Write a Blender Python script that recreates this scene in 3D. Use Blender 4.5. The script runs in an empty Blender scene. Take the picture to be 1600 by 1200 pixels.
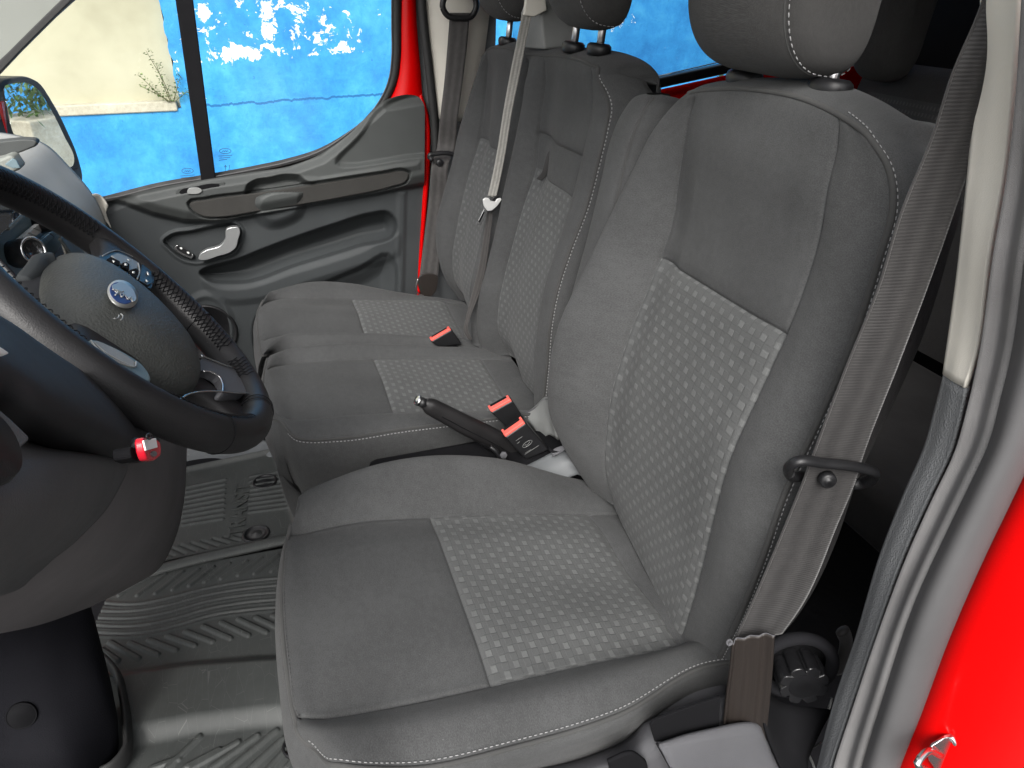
import bpy, bmesh, math, random
import numpy as np
from mathutils import Vector, Matrix
random.seed(7); np.random.seed(7)
scene = bpy.context.scene
COL = scene.collection
# ------------------------------------------------------------------ camera
CAM = np.array([-1.28, 0.0, 1.20]); FOC = 1150.0
_p = math.atan2(635, FOC); _a = math.atan2(433, math.hypot(FOC, 635))
_h = np.array([math.cos(_a), -math.sin(_a), 0.0]); _r = np.array([-math.sin(_a), -math.cos(_a), 0.0])
_f = _h*math.cos(_p) - np.array([0, 0, math.sin(_p)]); _u = _h*math.sin(_p) + np.array([0, 0, math.cos(_p)])
cd = bpy.data.cameras.new('camera'); cam = bpy.data.objects.new('camera', cd); COL.objects.link(cam)
cd.sensor_width = 36.0; cd.lens = 36.0*FOC/1600.0; cd.clip_start = 0.02; cd.clip_end = 400
M = Matrix((( _r[0], _u[0], -_f[0]), (_r[1], _u[1], -_f[1]), (_r[2], _u[2], -_f[2]))).to_4x4()
M.translation = Vector(CAM); cam.matrix_world = M
scene.camera = cam
# ------------------------------------------------------------------ light
SUN_EL, SUN_AZ = 41, 156      # azimuth measured from +X counter-clockwise: from the driver's side
w = bpy.data.worlds.new("World"); scene.world = w; w.use_nodes = True
nt = w.node_tree; nt.nodes.clear()
sky = nt.nodes.new('ShaderNodeTexSky'); sky.sky_type = 'NISHITA'; sky.sun_disc = False
sky.sun_elevation = math.radians(SUN_EL); sky.sun_rotation = math.radians(90-SUN_AZ)
sky.air_density = 1.0; sky.dust_density = 4.0; sky.ozone_density = 1.0
bg = nt.nodes.new('ShaderNodeBackground'); bg.inputs['Strength'].default_value = 0.125
out = nt.nodes.new('ShaderNodeOutputWorld')
hs = nt.nodes.new('ShaderNodeHueSaturation'); hs.inputs['Saturation'].default_value = .22   # bright overcast: a nearly neutral sky
nt.links.new(sky.outputs[0], hs.inputs['Color']); nt.links.new(hs.outputs[0], bg.inputs[0]); nt.links.new(bg.outputs[0], out.inputs[0])
sl = bpy.data.lights.new('sun', 'SUN'); sl.energy = 1.5; sl.angle = math.radians(28); sl.color = (1, .97, .93)
so = bpy.data.objects.new('sun', sl); COL.objects.link(so)
sd = Vector((math.cos(math.radians(SUN_EL))*math.cos(math.radians(SUN_AZ)), math.cos(math.radians(SUN_EL))*math.sin(math.radians(SUN_AZ)), math.sin(math.radians(SUN_EL))))
so.rotation_euler = sd.to_track_quat('Z', 'Y').to_euler()
scene.view_settings.view_transform = 'Standard'; scene.view_settings.look = 'None'
scene.view_settings.exposure = 1.18; scene.view_settings.gamma = 1
try: scene.view_settings.use_curve_mapping = False
except Exception: pass
scene.render.engine = 'CYCLES'
scene.cycles.max_bounces = 8; scene.cycles.diffuse_bounces = 5; scene.cycles.glossy_bounces = 4
scene.cycles.transparent_max_bounces = 12; scene.cycles.use_denoising = True
scene.cycles.caustics_reflective = False; scene.cycles.caustics_refractive = False

# ------------------------------------------------------------------ pixel helpers
def ray(x, y): return ((x-800)*_r + (600-y)*_u)/FOC + _f
def U(x, y, X=None, Y=None, Z=None):
    d = ray(x, y)
    if X is not None: t = (X-CAM[0])/d[0]
    elif Y is not None: t = (Y-CAM[1])/d[1]
    else: t = (Z-CAM[2])/d[2]
    return CAM + d*t
def UX(pts, X): return np.array([U(p[0], p[1], X=X) for p in pts])
# ------------------------------------------------------------------ curves
def herm(P, ts, T):
    """non-uniform Catmull-Rom through P (K,...) at nodes ts, evaluated at T"""
    P = np.asarray(P, float); ts = np.asarray(ts, float); T = np.asarray(T, float)
    K = len(ts); h = np.diff(ts); sh = (K-1,)+(1,)*(P.ndim-1)
    d = np.diff(P, axis=0)/h.reshape(sh)
    m = np.zeros_like(P); m[0] = d[0]; m[-1] = d[-1]
    for k in range(1, K-1):
        m[k] = (h[k]*d[k-1] + h[k-1]*d[k])/(h[k]+h[k-1])
    i = np.clip(np.searchsorted(ts, T, side='right')-1, 0, K-2)
    s = (T-ts[i])/h[i]; shp = (len(T),)+(1,)*(P.ndim-1); s = s.reshape(shp); hh = h[i].reshape(shp)
    return ((2*s**3-3*s**2+1)*P[i] + (s**3-2*s**2+s)*hh*m[i] + (-2*s**3+3*s**2)*P[i+1] + (s**3-s**2)*hh*m[i+1])
def smooth(P, n=60, closed=False):
    P = np.asarray(P, float)
    if closed:
        k = 3; Q = np.vstack([P[-k:], P, P[:k+1]])
        c = np.r_[0, np.cumsum(np.maximum(np.linalg.norm(np.diff(Q, axis=0), axis=1), 1e-9))]
        return herm(Q, c, np.linspace(c[k], c[k+len(P)], n, endpoint=False))
    c = np.r_[0, np.cumsum(np.maximum(np.linalg.norm(np.diff(P, axis=0), axis=1), 1e-9))]
    return herm(P, c, np.linspace(0, c[-1], n))
def resample(P, step):
    c = np.r_[0, np.cumsum(np.linalg.norm(np.diff(P, axis=0), axis=1))]
    n = max(2, int(round(c[-1]/step))+1); t = np.linspace(0, c[-1], n)
    return np.array([np.interp(t, c, P[:, k]) for k in range(P.shape[1])]).T
# ------------------------------------------------------------------ object helpers
def tag(o, label=None, cat=None, group=None, kind=None):
    if label: o['label'] = label
    if cat: o['category'] = cat
    if group: o['group'] = group
    if kind: o['kind'] = kind
    return o
def thing(name, loc, label, cat, group=None):
    o = bpy.data.objects.new(name, None); COL.objects.link(o); o.location = tuple(loc); o.empty_display_size = .05
    bpy.context.view_layer.update()
    return tag(o, label, cat, group)
def mk(name, V, Fs, mat, parent=None, sm=True, uv=None, bevel=0, seg=2, mats=None, midx=None):
    me = bpy.data.meshes.new(name); me.from_pydata([tuple(map(float, v)) for v in V], [], [tuple(f) for f in Fs]); me.update()
    o = bpy.data.objects.new(name, me); COL.objects.link(o)
    if mats:
        for m in mats: me.materials.append(m)
        if midx is not None: me.polygons.foreach_set('material_index', midx)
    else: me.materials.append(mat)
    if uv is not None:
        l = me.uv_layers.new(name='UVMap'); vi = np.zeros(len(me.loops), int); me.loops.foreach_get('vertex_index', vi)
        l.data.foreach_set('uv', np.asarray(uv, float)[vi].ravel())
    if sm: me.polygons.foreach_set('use_smooth', [True]*len(me.polygons))
    if bevel:
        b = o.modifiers.new('bevel', 'BEVEL'); b.width = bevel; b.segments = seg; b.limit_method = 'ANGLE'; b.angle_limit = math.radians(35)
        b.harden_normals = True
    if parent:
        o.parent = parent; o.matrix_parent_inverse = parent.matrix_world.inverted()
    return o
def centre(o, p=None):
    """move a mesh's origin to p (world) so its origin sits with the mesh"""
    n = len(o.data.vertices); a = np.zeros(n*3); o.data.vertices.foreach_get('co', a); a = a.reshape(-1, 3)
    if p is None: p = np.array([a[:, 0].mean(), a[:, 1].mean(), a[:, 2].min()])
    a -= p; o.data.vertices.foreach_set('co', a.ravel()); o.data.update(); o.location = tuple(p); return o
def gridfaces(nr, nc, closed_c=False, closed_r=False):
    F = []
    for i in range(nr if closed_r else nr-1):
        i2 = (i+1) % nr
        for j in range(nc if closed_c else nc-1):
            j2 = (j+1) % nc; F.append((i*nc+j, i*nc+j2, i2*nc+j2, i2*nc+j))
    return F
def grid(name, G, mat, parent=None, sm=True, uv=None, flip=False, thick=0, off=1):
    nr, nc = G.shape[:2]; F = gridfaces(nr, nc)
    if flip: F = [f[::-1] for f in F]
    o = mk(name, G.reshape(-1, 3), F, mat, parent, sm, uv)
    if thick:
        s = o.modifiers.new('solid', 'SOLIDIFY'); s.thickness = thick; s.offset = off
    return o
def sweep(P, rad, n=10, cap=True, sq=None, up=None):
    P = np.asarray(P, float); K = len(P)
    T = np.gradient(P, axis=0); T /= np.linalg.norm(T, axis=1)[:, None]+1e-12
    N = np.zeros_like(P); a = np.array([0, 0, 1.0]) if up is None else np.asarray(up, float)
    if abs(T[0]@a) > .9*np.linalg.norm(a): a = np.array([1.0, 0, 0])
    v = a - (a@T[0])*T[0]; v /= np.linalg.norm(v)
    for k in range(K):
        v = v-(v@T[k])*T[k]; v /= np.linalg.norm(v)+1e-12; N[k] = v
    B = np.cross(T, N); th = np.linspace(0, 2*np.pi, n, endpoint=False)
    R = np.broadcast_to(np.asarray(rad, float), (K,)) if np.ndim(rad) < 2 else rad
    V = []
    for k in range(K):
        for t in th:
            c, s = math.cos(t), math.sin(t)
            if np.ndim(R) == 2: rx, ry = R[k]
            else: rx = ry = R[k]
            if sq: c = math.copysign(abs(c)**(2/sq), c); s = math.copysign(abs(s)**(2/sq), s)
            V.append(P[k]+N[k]*c*rx+B[k]*s*ry)
    F = gridfaces(K, n, closed_c=True); F = [f[::-1] for f in F]
    if cap: F += [tuple(range(n)), tuple(reversed(range((K-1)*n, K*n)))]
    return V, F
def tube(name, P, rad, mat, parent=None, n=10, **k):
    V, F = sweep(P, rad, n, **k); return mk(name, V, F, mat, parent)
def merge(parts):
    V, F = [], []
    for v, f in parts:
        b = len(V); V += list(v); F += [tuple(i+b for i in q) for q in f]
    return V, F
def prism(pts, vec):
    """3-D outline extruded along vec"""
    pts = np.asarray(pts, float); n = len(pts); V = np.vstack([pts, pts+np.asarray(vec, float)])
    nrm = np.zeros(3)
    for i in range(n): nrm += np.cross(pts[i], pts[(i+1) % n])
    F = [tuple(range(n)), tuple(range(2*n-1, n-1, -1))]+[(i+n, (i+1) % n+n, (i+1) % n, i) for i in range(n)]
    if nrm@np.asarray(vec) > 0: F = [f[::-1] for f in F]
    return V, F
def plate(name, px, X, th, mat, parent=None, bevel=.002, n=0, seg=2, sm=True):
    """outline drawn on the vertical plane x = X, given real thickness th towards the cabin (-x)"""
    P = UX(px, X)
    if n: P = smooth(P, n, True)
    V, F = prism(P, (-th, 0, 0)); return mk(name, V, F, mat, parent, sm and bevel > 0, bevel=bevel, seg=seg)
def poly(name, P, vec, mat, parent=None, bevel=.002, n=0, seg=2):
    P = np.asarray(P, float)
    if n: P = smooth(P, n, True)
    V, F = prism(P, vec); return mk(name, V, F, mat, parent, bevel > 0, bevel=bevel, seg=seg)
def boxv(c, s, R=None):
    c = np.asarray(c, float); s = np.asarray(s, float)/2
    V = np.array([(x, y, z) for x in (-1, 1) for y in (-1, 1) for z in (-1, 1)], float)*s
    if R is not None: V = V@np.asarray(R).T
    return V+c, [(0, 1, 3, 2), (4, 6, 7, 5), (0, 4, 5, 1), (2, 3, 7, 6), (0, 2, 6, 4), (1, 5, 7, 3)]
def box(name, c, s, mat, parent=None, R=None, bevel=.002, seg=2):
    V, F = boxv(c, s, R); return mk(name, V, F, mat, parent, bevel > 0, bevel=bevel, seg=seg)
def frame(z, up=(0, 0, 1)):
    z = np.asarray(z, float); z = z/np.linalg.norm(z); x = np.cross(up, z); x /= np.linalg.norm(x); y = np.cross(z, x)
    return np.array([x, y, z]).T
def lathe(prof, c, axis, n=40, up=(0, 0, 1), wob=None):
    R = frame(axis, up); V = []
    for (r, h) in prof:
        for k in range(n):
            t = 2*np.pi*k/n; rr = r*(wob(t, h) if wob else 1)
            V.append(np.asarray(c)+R@np.array([rr*math.cos(t), rr*math.sin(t), h]))
    F = gridfaces(len(prof), n, closed_c=True)
    F += [tuple(reversed(range(n))), tuple(range((len(prof)-1)*n, len(prof)*n))]
    return V, F
def sdf(pts, poly):
    """signed distance (negative inside) of pts (N,2) to a closed polygon"""
    pts = np.asarray(pts, float); poly = np.asarray(poly, float); n = len(poly)
    d = np.full(len(pts), 1e9); ins = np.zeros(len(pts), bool)
    for i in range(n):
        a = poly[i]; b = poly[(i+1) % n]; ab = b-a; L = max(ab@ab, 1e-12)
        t = np.clip(((pts-a)@ab)/L, 0, 1); q = pts-(a+t[:, None]*ab); d = np.minimum(d, np.hypot(q[:, 0], q[:, 1]))
        cnd = (a[1] > pts[:, 1]) != (b[1] > pts[:, 1])
        if abs(b[1]-a[1]) > 1e-12:
            xi = a[0]+(pts[:, 1]-a[1])*(b[0]-a[0])/(b[1]-a[1]); ins ^= cnd & (pts[:, 0] < xi)
    return np.where(ins, -d, d)
def sstep(x, w):
    t = np.clip(.5-x/w*.5, 0, 1); return t*t*(3-2*t)

# ------------------------------------------------------------------ seat surfaces from a control net
class Net:
    """bicubic surface through a net of rows x columns of points; parameters are metres of arc"""
    def __init__(s, G):
        s.G = np.asarray(G, float)
        s.R = np.r_[0, np.cumsum(np.linalg.norm(np.diff(s.G, axis=0), axis=2).mean(1))]
        s.C = np.r_[0, np.cumsum(np.linalg.norm(np.diff(s.G, axis=1), axis=2).mean(0))]
        s.seams = []
    def rp(s, r): return np.interp(r, range(len(s.R)), s.R)
    def cp(s, c): return np.interp(c, range(len(s.C)), s.C)
    def seam(s, kind, idx, a, b, depth=.0035, w=.0028, puff=.004, pw=.014):
        s.seams.append((kind, idx, a, b, depth, w, puff, pw))
    def base(s, rt, ct):
        A = herm(s.G, s.R, rt)                       # (nr, C, 3)
        B = herm(A.transpose(1, 0, 2), s.C, ct)      # (nc, nr, 3)
        return B.transpose(1, 0, 2)
    def normals(s, P):
        du = np.gradient(P, axis=0); dv = np.gradient(P, axis=1); n = np.cross(du, dv)
        return n/(np.linalg.norm(n, axis=2)[..., None]+1e-12)
    def disp(s, rt, ct):
        D = np.zeros((len(rt), len(ct)))
        for (k, idx, a, b, dp, w_, pf, pw) in s.seams:
            if k == 'c': q = ct[None, :]-s.cp(idx); al = rt[:, None]; lo, hi = s.rp(a), s.rp(b)
            else: q = rt[:, None]-s.rp(idx); al = ct[None, :]; lo, hi = s.cp(a), s.cp(b)
            m = sstep(lo-al, .006)*sstep(al-hi, .006)
            D -= m*(dp*np.exp(-(q/w_)**2)+pf*np.exp(-(q/pw)**2))
        return D
    def samples(s, nodes, ds, seams):
        t = list(np.linspace(0, nodes[-1], max(2, int(nodes[-1]/ds))))
        t += list(nodes)
        for q in seams: t += [q+o for o in (-.009, -.0065, -.0045, -.003, -.0018, -.0008, 0, .0008, .0018, .003, .0045, .0065, .009)]
        t = np.array(sorted(x for x in t if 0 <= x <= nodes[-1])); keep = [0]
        for i in range(1, len(t)):
            if t[i]-t[keep[-1]] > .0006: keep.append(i)
        t = t[keep]; t[-1] = nodes[-1]; return t
    def build(s, name, mat, parent, ds=.006, flip=False, panels=(), bump=None, sgn=-1):
        """panels: list of (name, r0, r1, c0, c1, material) cut out of the main mesh"""
        rt = s.samples(s.R, ds, [s.rp(q[1]) for q in s.seams if q[0] == 'r']+[s.rp(v) for p in panels for v in p[1:3]])
        ct = s.samples(s.C, ds, [s.cp(q[1]) for q in s.seams if q[0] == 'c']+[s.cp(v) for p in panels for v in p[3:5]])
        P = s.base(rt, ct); N = s.normals(P)*sgn; D = s.disp(rt, ct)
        if bump is not None: D = D+bump(rt[:, None]+0*ct[None, :], ct[None, :]+0*rt[:, None], s)
        s.sgn = sgn; P = P+N*D[..., None]
        nr, nc = len(rt), len(ct)
        UVs = np.stack([np.broadcast_to(ct[None, :], (nr, nc)), np.broadcast_to(rt[:, None], (nr, nc))], -1).reshape(-1, 2)
        F = gridfaces(nr, nc)
        if flip: F = [f[::-1] for f in F]
        own = np.full(((nr-1), (nc-1)), -1)
        rm = (rt[:-1]+rt[1:])/2; cm = (ct[:-1]+ct[1:])/2
        for k, (pn, r0, r1, c0, c1, pm) in enumerate(panels):
            own[np.ix_((rm > s.rp(r0)) & (rm < s.rp(r1)), (cm > s.cp(c0)) & (cm < s.cp(c1)))] = k
        own = own.ravel(); V = P.reshape(-1, 3); outs = []
        for k in range(-1, len(panels)):
            Fk = [F[i] for i in np.nonzero(own == k)[0]]
            if not Fk: continue
            used = np.unique(np.array(Fk)); mp = -np.ones(len(V), int); mp[used] = range(len(used))
            Fk = [tuple(mp[list(f)]) for f in Fk]
            nm, mt = (name, mat) if k < 0 else (panels[k][0], panels[k][5])
            outs.append(mk(nm, V[used], Fk, mt, parent, True, UVs[used]))
        # exact vertex normals from the whole surface so cut-outs meet without a shading step
        return outs
    def path3(s, rc, lift=0.0, per=10, sm_=4):
        q = []
        for (a, b), (c, d) in zip(rc[:-1], rc[1:]):
            for k in range(per): q.append((a+(c-a)*k/per, b+(d-b)*k/per))
        q.append(rc[-1]); out_ = []
        for a, b in q:
            a, b = s.rp(a), s.cp(b); e = 1e-3
            P = s.base(np.array([max(a-e, 0), min(a+e, s.R[-1])]), np.array([max(b-e, 0), min(b+e, s.C[-1])]))
            n_ = np.cross(P[1, 0]-P[0, 0], P[0, 1]-P[0, 0]); n_ = n_/(np.linalg.norm(n_)+1e-12)*s.sgn
            out_.append(P.mean((0, 1))+n_*(lift+s.disp(np.array([a]), np.array([b]))[0, 0]))
        P = resample(np.array(out_), .004)
        for _ in range(sm_): P[1:-1] = (P[:-2]+2*P[1:-1]+P[2:])/4
        return P
    def path(s, rc, lift=0.0, n=200):
        rc = smooth(np.array([(s.rp(a), s.cp(b)) for a, b in rc]), n)
        out_ = []
        for a, b in rc:
            a = min(max(a, 0), s.R[-1]); b = min(max(b, 0), s.C[-1]); e = 1e-3
            P = s.base(np.array([max(a-e, 0), min(a+e, s.R[-1])]), np.array([max(b-e, 0), min(b+e, s.C[-1])]))
            n_ = np.cross(P[1, 0]-P[0, 0], P[0, 1]-P[0, 0]); n_ = n_/(np.linalg.norm(n_)+1e-12)*s.sgn
            out_.append(P.mean((0, 1))+n_*(lift+s.disp(np.array([a]), np.array([b]))[0, 0]))
        return np.array(out_)
def stitches(name, P, mat, parent, length=.0042, pitch=.0076, rad=.0006, lift=(0, 0, 0)):
    P = resample(np.asarray(P), .001)+np.asarray(lift); n = int(pitch/.001); m = int(round(length/.001)); parts = []
    for i in range(0, len(P)-m-1, max(n, 1)):
        a = P[i]; b = P[i+m]; parts.append(sweep([a+(b-a)*t for t in (0, .12, .5, .88, 1)], [rad*.4, rad, rad*1.05, rad, rad*.4], 6))
    if not parts: return None
    V, F = merge(parts); return mk(name, V, F, mat, parent)
def ribbon(name, L, Rr, mat, parent, n=120, m=9, th=.0014, wave=None):
    L = smooth(L, n); Rr = smooth(Rr, n); t = np.linspace(0, 1, m)
    G = L[:, None, :]*(1-t)[None, :, None]+Rr[:, None, :]*t[None, :, None]
    if wave is not None: G = G+wave(np.linspace(0, 1, n)[:, None], t[None, :])
    c = np.r_[0, np.cumsum(np.linalg.norm(np.diff((L+Rr)/2, axis=0), axis=1))]
    uv = np.stack([np.broadcast_to(t[None, :], (n, m)), np.broadcast_to(c[:, None], (n, m))], -1).reshape(-1, 2)
    o = grid(name, G, mat, parent, True, uv, thick=th, off=0); return o
# ------------------------------------------------------------------ materials
class NB:
    def __init__(s, name):
        s.m = bpy.data.materials.new(name); s.m.use_nodes = True; s.t = s.m.node_tree; s.t.nodes.clear()
        s.out = s.n('ShaderNodeOutputMaterial'); s.b = s.n('ShaderNodeBsdfPrincipled'); s.l(s.b.outputs[0], s.out.inputs[0])
    def n(s, t, **k):
        x = s.t.nodes.new(t)
        for a, b in k.items(): setattr(x, a, b)
        return x
    def l(s, a, b): s.t.links.new(a, b)
    def put(s, v, sock):
        if hasattr(v, 'is_linked') or hasattr(v, 'links'): s.l(v, sock)
        else: sock.default_value = v
    def math(s, op, a, b=0.0, c=None):
        x = s.n('ShaderNodeMath', operation=op); s.put(a, x.inputs[0]); s.put(b, x.inputs[1])
        if c is not None: s.put(c, x.inputs[2])
        return x.outputs[0]
    def coords(s, kind='Object'): return s.n('ShaderNodeTexCoord').outputs[kind]
    def sep(s, v):
        x = s.n('ShaderNodeSeparateXYZ'); s.l(v, x.inputs[0]); return x.outputs
    def scale(s, v, sc, loc=(0, 0, 0), rot=(0, 0, 0)):
        x = s.n('ShaderNodeMapping'); s.l(v, x.inputs[0]); x.inputs['Scale'].default_value = sc; x.inputs['Location'].default_value = loc; x.inputs['Rotation'].default_value = rot
        return x.outputs[0]
    def noise(s, v, sc, det=4, rough=.55, dist=0):
        x = s.n('ShaderNodeTexNoise'); s.l(v, x.inputs['Vector']); x.inputs['Scale'].default_value = sc; x.inputs['Detail'].default_value = det; x.inputs['Roughness'].default_value = rough; x.inputs['Distortion'].default_value = dist
        return x.outputs['Fac']
    def voro(s, v, sc, feat='F1', o='Distance'):
        x = s.n('ShaderNodeTexVoronoi', feature=feat); s.l(v, x.inputs['Vector']); x.inputs['Scale'].default_value = sc; return x.outputs[o]
    def ramp(s, f, stops, interp='LINEAR'):
        x = s.n('ShaderNodeValToRGB'); s.put(f, x.inputs[0]); cr = x.color_ramp; cr.interpolation = interp
        while len(cr.elements) < len(stops): cr.elements.new(.5)
        for e, (p, c) in zip(cr.elements, stops): e.position = p; e.color = tuple(c)+(1,) if len(c) == 3 else c
        return x.outputs[0]
    def mix(s, f, a, b):
        x = s.n('ShaderNodeMix', data_type='RGBA'); s.put(f, x.inputs[0]); s.put(a if hasattr(a, 'links') else tuple(a)+(1,), x.inputs[6]); s.put(b if hasattr(b, 'links') else tuple(b)+(1,), x.inputs[7]); return x.outputs[2]
    def bump(s, h, st, dist, prev=None):
        x = s.n('ShaderNodeBump'); s.l(h, x.inputs['Height']); x.inputs['Strength'].default_value = st; x.inputs['Distance'].default_value = dist
        if prev is not None: s.l(prev, x.inputs['Normal'])
        return x.outputs[0]
    def fin(s, col=None, rough=None, nrm=None, metal=None, spec=None, coat=None, sheen=None):
        b = s.b.inputs
        if col is not None: s.put(col if hasattr(col, 'links') else tuple(col)+(1,), b['Base Color'])
        if rough is not None: s.put(rough, b['Roughness'])
        if nrm is not None: s.l(nrm, b['Normal'])
        if metal is not None: s.put(metal, b['Metallic'])
        if spec is not None: s.put(spec, b['Specular IOR Level'])
        if coat is not None: b['Coat Weight'].default_value = coat; b['Coat Roughness'].default_value = .05
        if sheen is not None: b['Sheen Weight'].default_value = sheen; b['Sheen Roughness'].default_value = .5
        return s.m
def kcol(v, k=1): return (v[0]*k, v[1]*k, v[2]*k)

def fabric(name, base, k=.0016, sheen=.06, gain=1.0):
    s = NB(name); uv = s.coords('UV'); x, y, _ = s.sep(uv); ob = s.coords('Object')
    a = s.math('SINE', s.math('MULTIPLY', s.math('ADD', x, s.math('MULTIPLY', y, .35)), 2*math.pi/k))
    b = s.math('SINE', s.math('MULTIPLY', y, 2*math.pi/(k*.8)))
    wv = s.math('MULTIPLY', a, b); n1 = s.noise(uv, 620, 3, .75); n2 = s.noise(ob, 7, 3); n3 = s.noise(uv, 90, 3, .7)
    v = s.math('ADD', s.math('MULTIPLY', wv, .12), s.math('MULTIPLY', n1, 1.0)); v = s.math('ADD', v, s.math('MULTIPLY', n2, .45)); v = s.math('ADD', v, s.math('MULTIPLY', n3, .3))
    col = s.ramp(v, [(.5, kcol(base, .55)), (.87, base), (1.0, kcol(base, 1.3))])
    # scattered lint specks
    sp = s.math('LESS_THAN', s.voro(uv, 62), .018); col = s.mix(s.math('MULTIPLY', sp, .45), col, (.45, .45, .43))
    h = s.math('ADD', s.math('MULTIPLY', wv, .5), n1)
    nr = s.bump(h, .35, .0006); nr = s.bump(s.noise(ob, 16, 4, .6), .25, .008, nr)
    return s.fin(col, .93, nr, spec=.2, sheen=sheen)
FAB = (.056, .057, .0575)
M_FAB = fabric('seat_fabric', FAB)
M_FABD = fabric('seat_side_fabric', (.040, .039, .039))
M_BLK = fabric('black_carpet', (.011, .011, .013), sheen=.0)
M_SIDE = fabric('seat_side_cover', (.016, .015, .016), sheen=.02)
M_FABH = fabric('headrest_fabric', (.048, .047, .046))

def checkfab(name, dark, light, p=.0235, q=.0162):
    s = NB(name); uv = s.coords('UV'); x, y, _ = s.sep(uv); ob = s.coords('Object')
    # x across the seat (rows), y along it
    wob = s.math('MULTIPLY', s.math('SUBTRACT', s.noise(uv, 60, 2), .5), .0022)
    r = s.math('DIVIDE', s.math('ADD', y, wob), q); row = s.math('FLOOR', r); fr = s.math('FRACT', r)
    off = s.math('MULTIPLY', s.math('MODULO', s.math('ADD', row, 1000), 2.0), .5)
    c = s.math('FRACT', s.math('ADD', s.math('ADD', s.math('DIVIDE', s.math('ADD', x, wob), p), off), 50.0))
    def pulse(v, a, b, e): 
        u1 = s.n('ShaderNodeMapRange', interpolation_type='SMOOTHSTEP'); s.l(v, u1.inputs[0]); u1.inputs[1].default_value = a-e; u1.inputs[2].default_value = a+e
        u2 = s.n('ShaderNodeMapRange', interpolation_type='SMOOTHSTEP'); s.l(v, u2.inputs[0]); u2.inputs[1].default_value = b-e; u2.inputs[2].default_value = b+e; u2.inputs[3].default_value = 1; u2.inputs[4].default_value = 0
        return s.math('MULTIPLY', u1.outputs[0], u2.outputs[0])
    rnd_ = s.n('ShaderNodeTexWhiteNoise', noise_dimensions='2D'); cmb = s.n('ShaderNodeCombineXYZ'); s.l(row, cmb.inputs[0]); s.l(s.math('FLOOR', s.math('ADD', s.math('DIVIDE', x, p), off)), cmb.inputs[1]); s.l(cmb.outputs[0], rnd_.inputs[0])
    blk = s.math('MULTIPLY', pulse(c, .10, .52, .035), pulse(fr, .10, .60, .06)); blk = s.math('MULTIPLY', blk, s.math('ADD', .72, s.math('MULTIPLY', rnd_.outputs[0], .35)))
    gap = s.math('MULTIPLY', pulse(c, .60, 1.02, .03), pulse(fr, .05, .65, .05))
    rib = s.math('SINE', s.math('MULTIPLY', x, 2*math.pi/.0017)); rib2 = s.math('SINE', s.math('MULTIPLY', y, 2*math.pi/.0019))
    tick = s.math('MAXIMUM', s.math('MULTIPLY', pulse(c, .545, .585, .02), pulse(fr, .0, .7, .04)), s.math('MULTIPLY', pulse(c, .035, .075, .02), pulse(fr, .5, 1.0, .04)))
    v = s.math('ADD', .34, s.math('MULTIPLY', blk, s.math('ADD', .46, s.math('MULTIPLY', rib, .10))))
    v = s.math('ADD', v, s.math('MULTIPLY', s.math('MULTIPLY', gap, rib2), .04))
    v = s.math('ADD', v, s.math('MULTIPLY', s.math('SUBTRACT', s.noise(uv, 600, 3, .7), .5), .55)); v = s.math('ADD', v, s.math('MULTIPLY', s.math('SUBTRACT', s.noise(ob, 9, 3), .5), .35))
    v = s.math('SUBTRACT', v, s.math('MULTIPLY', tick, .30))
    col = s.ramp(v, [(0, kcol(dark, .6)), (.34, dark), (.85, light), (1.0, kcol(light, 1.25))])
    h = s.math('ADD', blk, s.math('MULTIPLY', gap, .5)); h = s.math('ADD', h, s.math('MULTIPLY', rib, .08))
    nr = s.bump(h, .45, .0014)
    return s.fin(col, .85, nr, spec=.3, sheen=.06)
M_CHK = checkfab('check_fabric', (.078, .080, .080), (.114, .117, .116))

def plastic(name, col, rough=.5, grain=1400, gs=.25, spec=.4, vary=.12, gd=.0004):
    s = NB(name); ob = s.coords('Object'); n = s.noise(ob, 5, 4); g = s.voro(ob, grain)
    cc = s.ramp(n, [(.3, kcol(col, 1-vary)), (.7, kcol(col, 1+vary))])
    nr = s.bump(g, gs, gd); ro = s.math('ADD', rough-.06, s.math('MULTIPLY', s.noise(ob, 30, 3), .12))
    dust = s.math('LESS_THAN', s.voro(ob, 70), .02); cc = s.mix(s.math('MULTIPLY', dust, .25), cc, (.5, .5, .48))
    return s.fin(cc, ro, nr, spec=spec)
M_DOOR = plastic('door_plastic_grey', (.040, .044, .046), .6, 1600, spec=.2)
M_DOORU = plastic('door_plastic_upper', (.054, .058, .057), .55, 1600, spec=.25)
M_PAD = fabric('door_pad_cloth', (.034, .033, .031), .0022)
M_SOFT = plastic('dash_soft_grey', (.40, .40, .38), .75, 1500)
M_DASHB = plastic('dash_lower_brown_grey', (.135, .125, .126), .6, 900, .4)
M_DASHA = plastic('dash_lower_charcoal', (.080, .080, .081), .55, 900, .5)
M_SHRD = plastic('column_black', (.026, .026, .028), .62, 1500, spec=.25)
M_BLKP = plastic('black_plastic', (.011, .011, .012), .38, 2000)
M_BLKM = plastic('matt_black', (.007, .007, .008), .85, 2000, spec=.1)
M_RUB = plastic('rubber_seal', (.022, .022, .022), .6, 1200, .3)
M_TEAL = plastic('stack_teal_grey', (.12, .17, .19), .4, 2000)
M_LEATH = None
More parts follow.
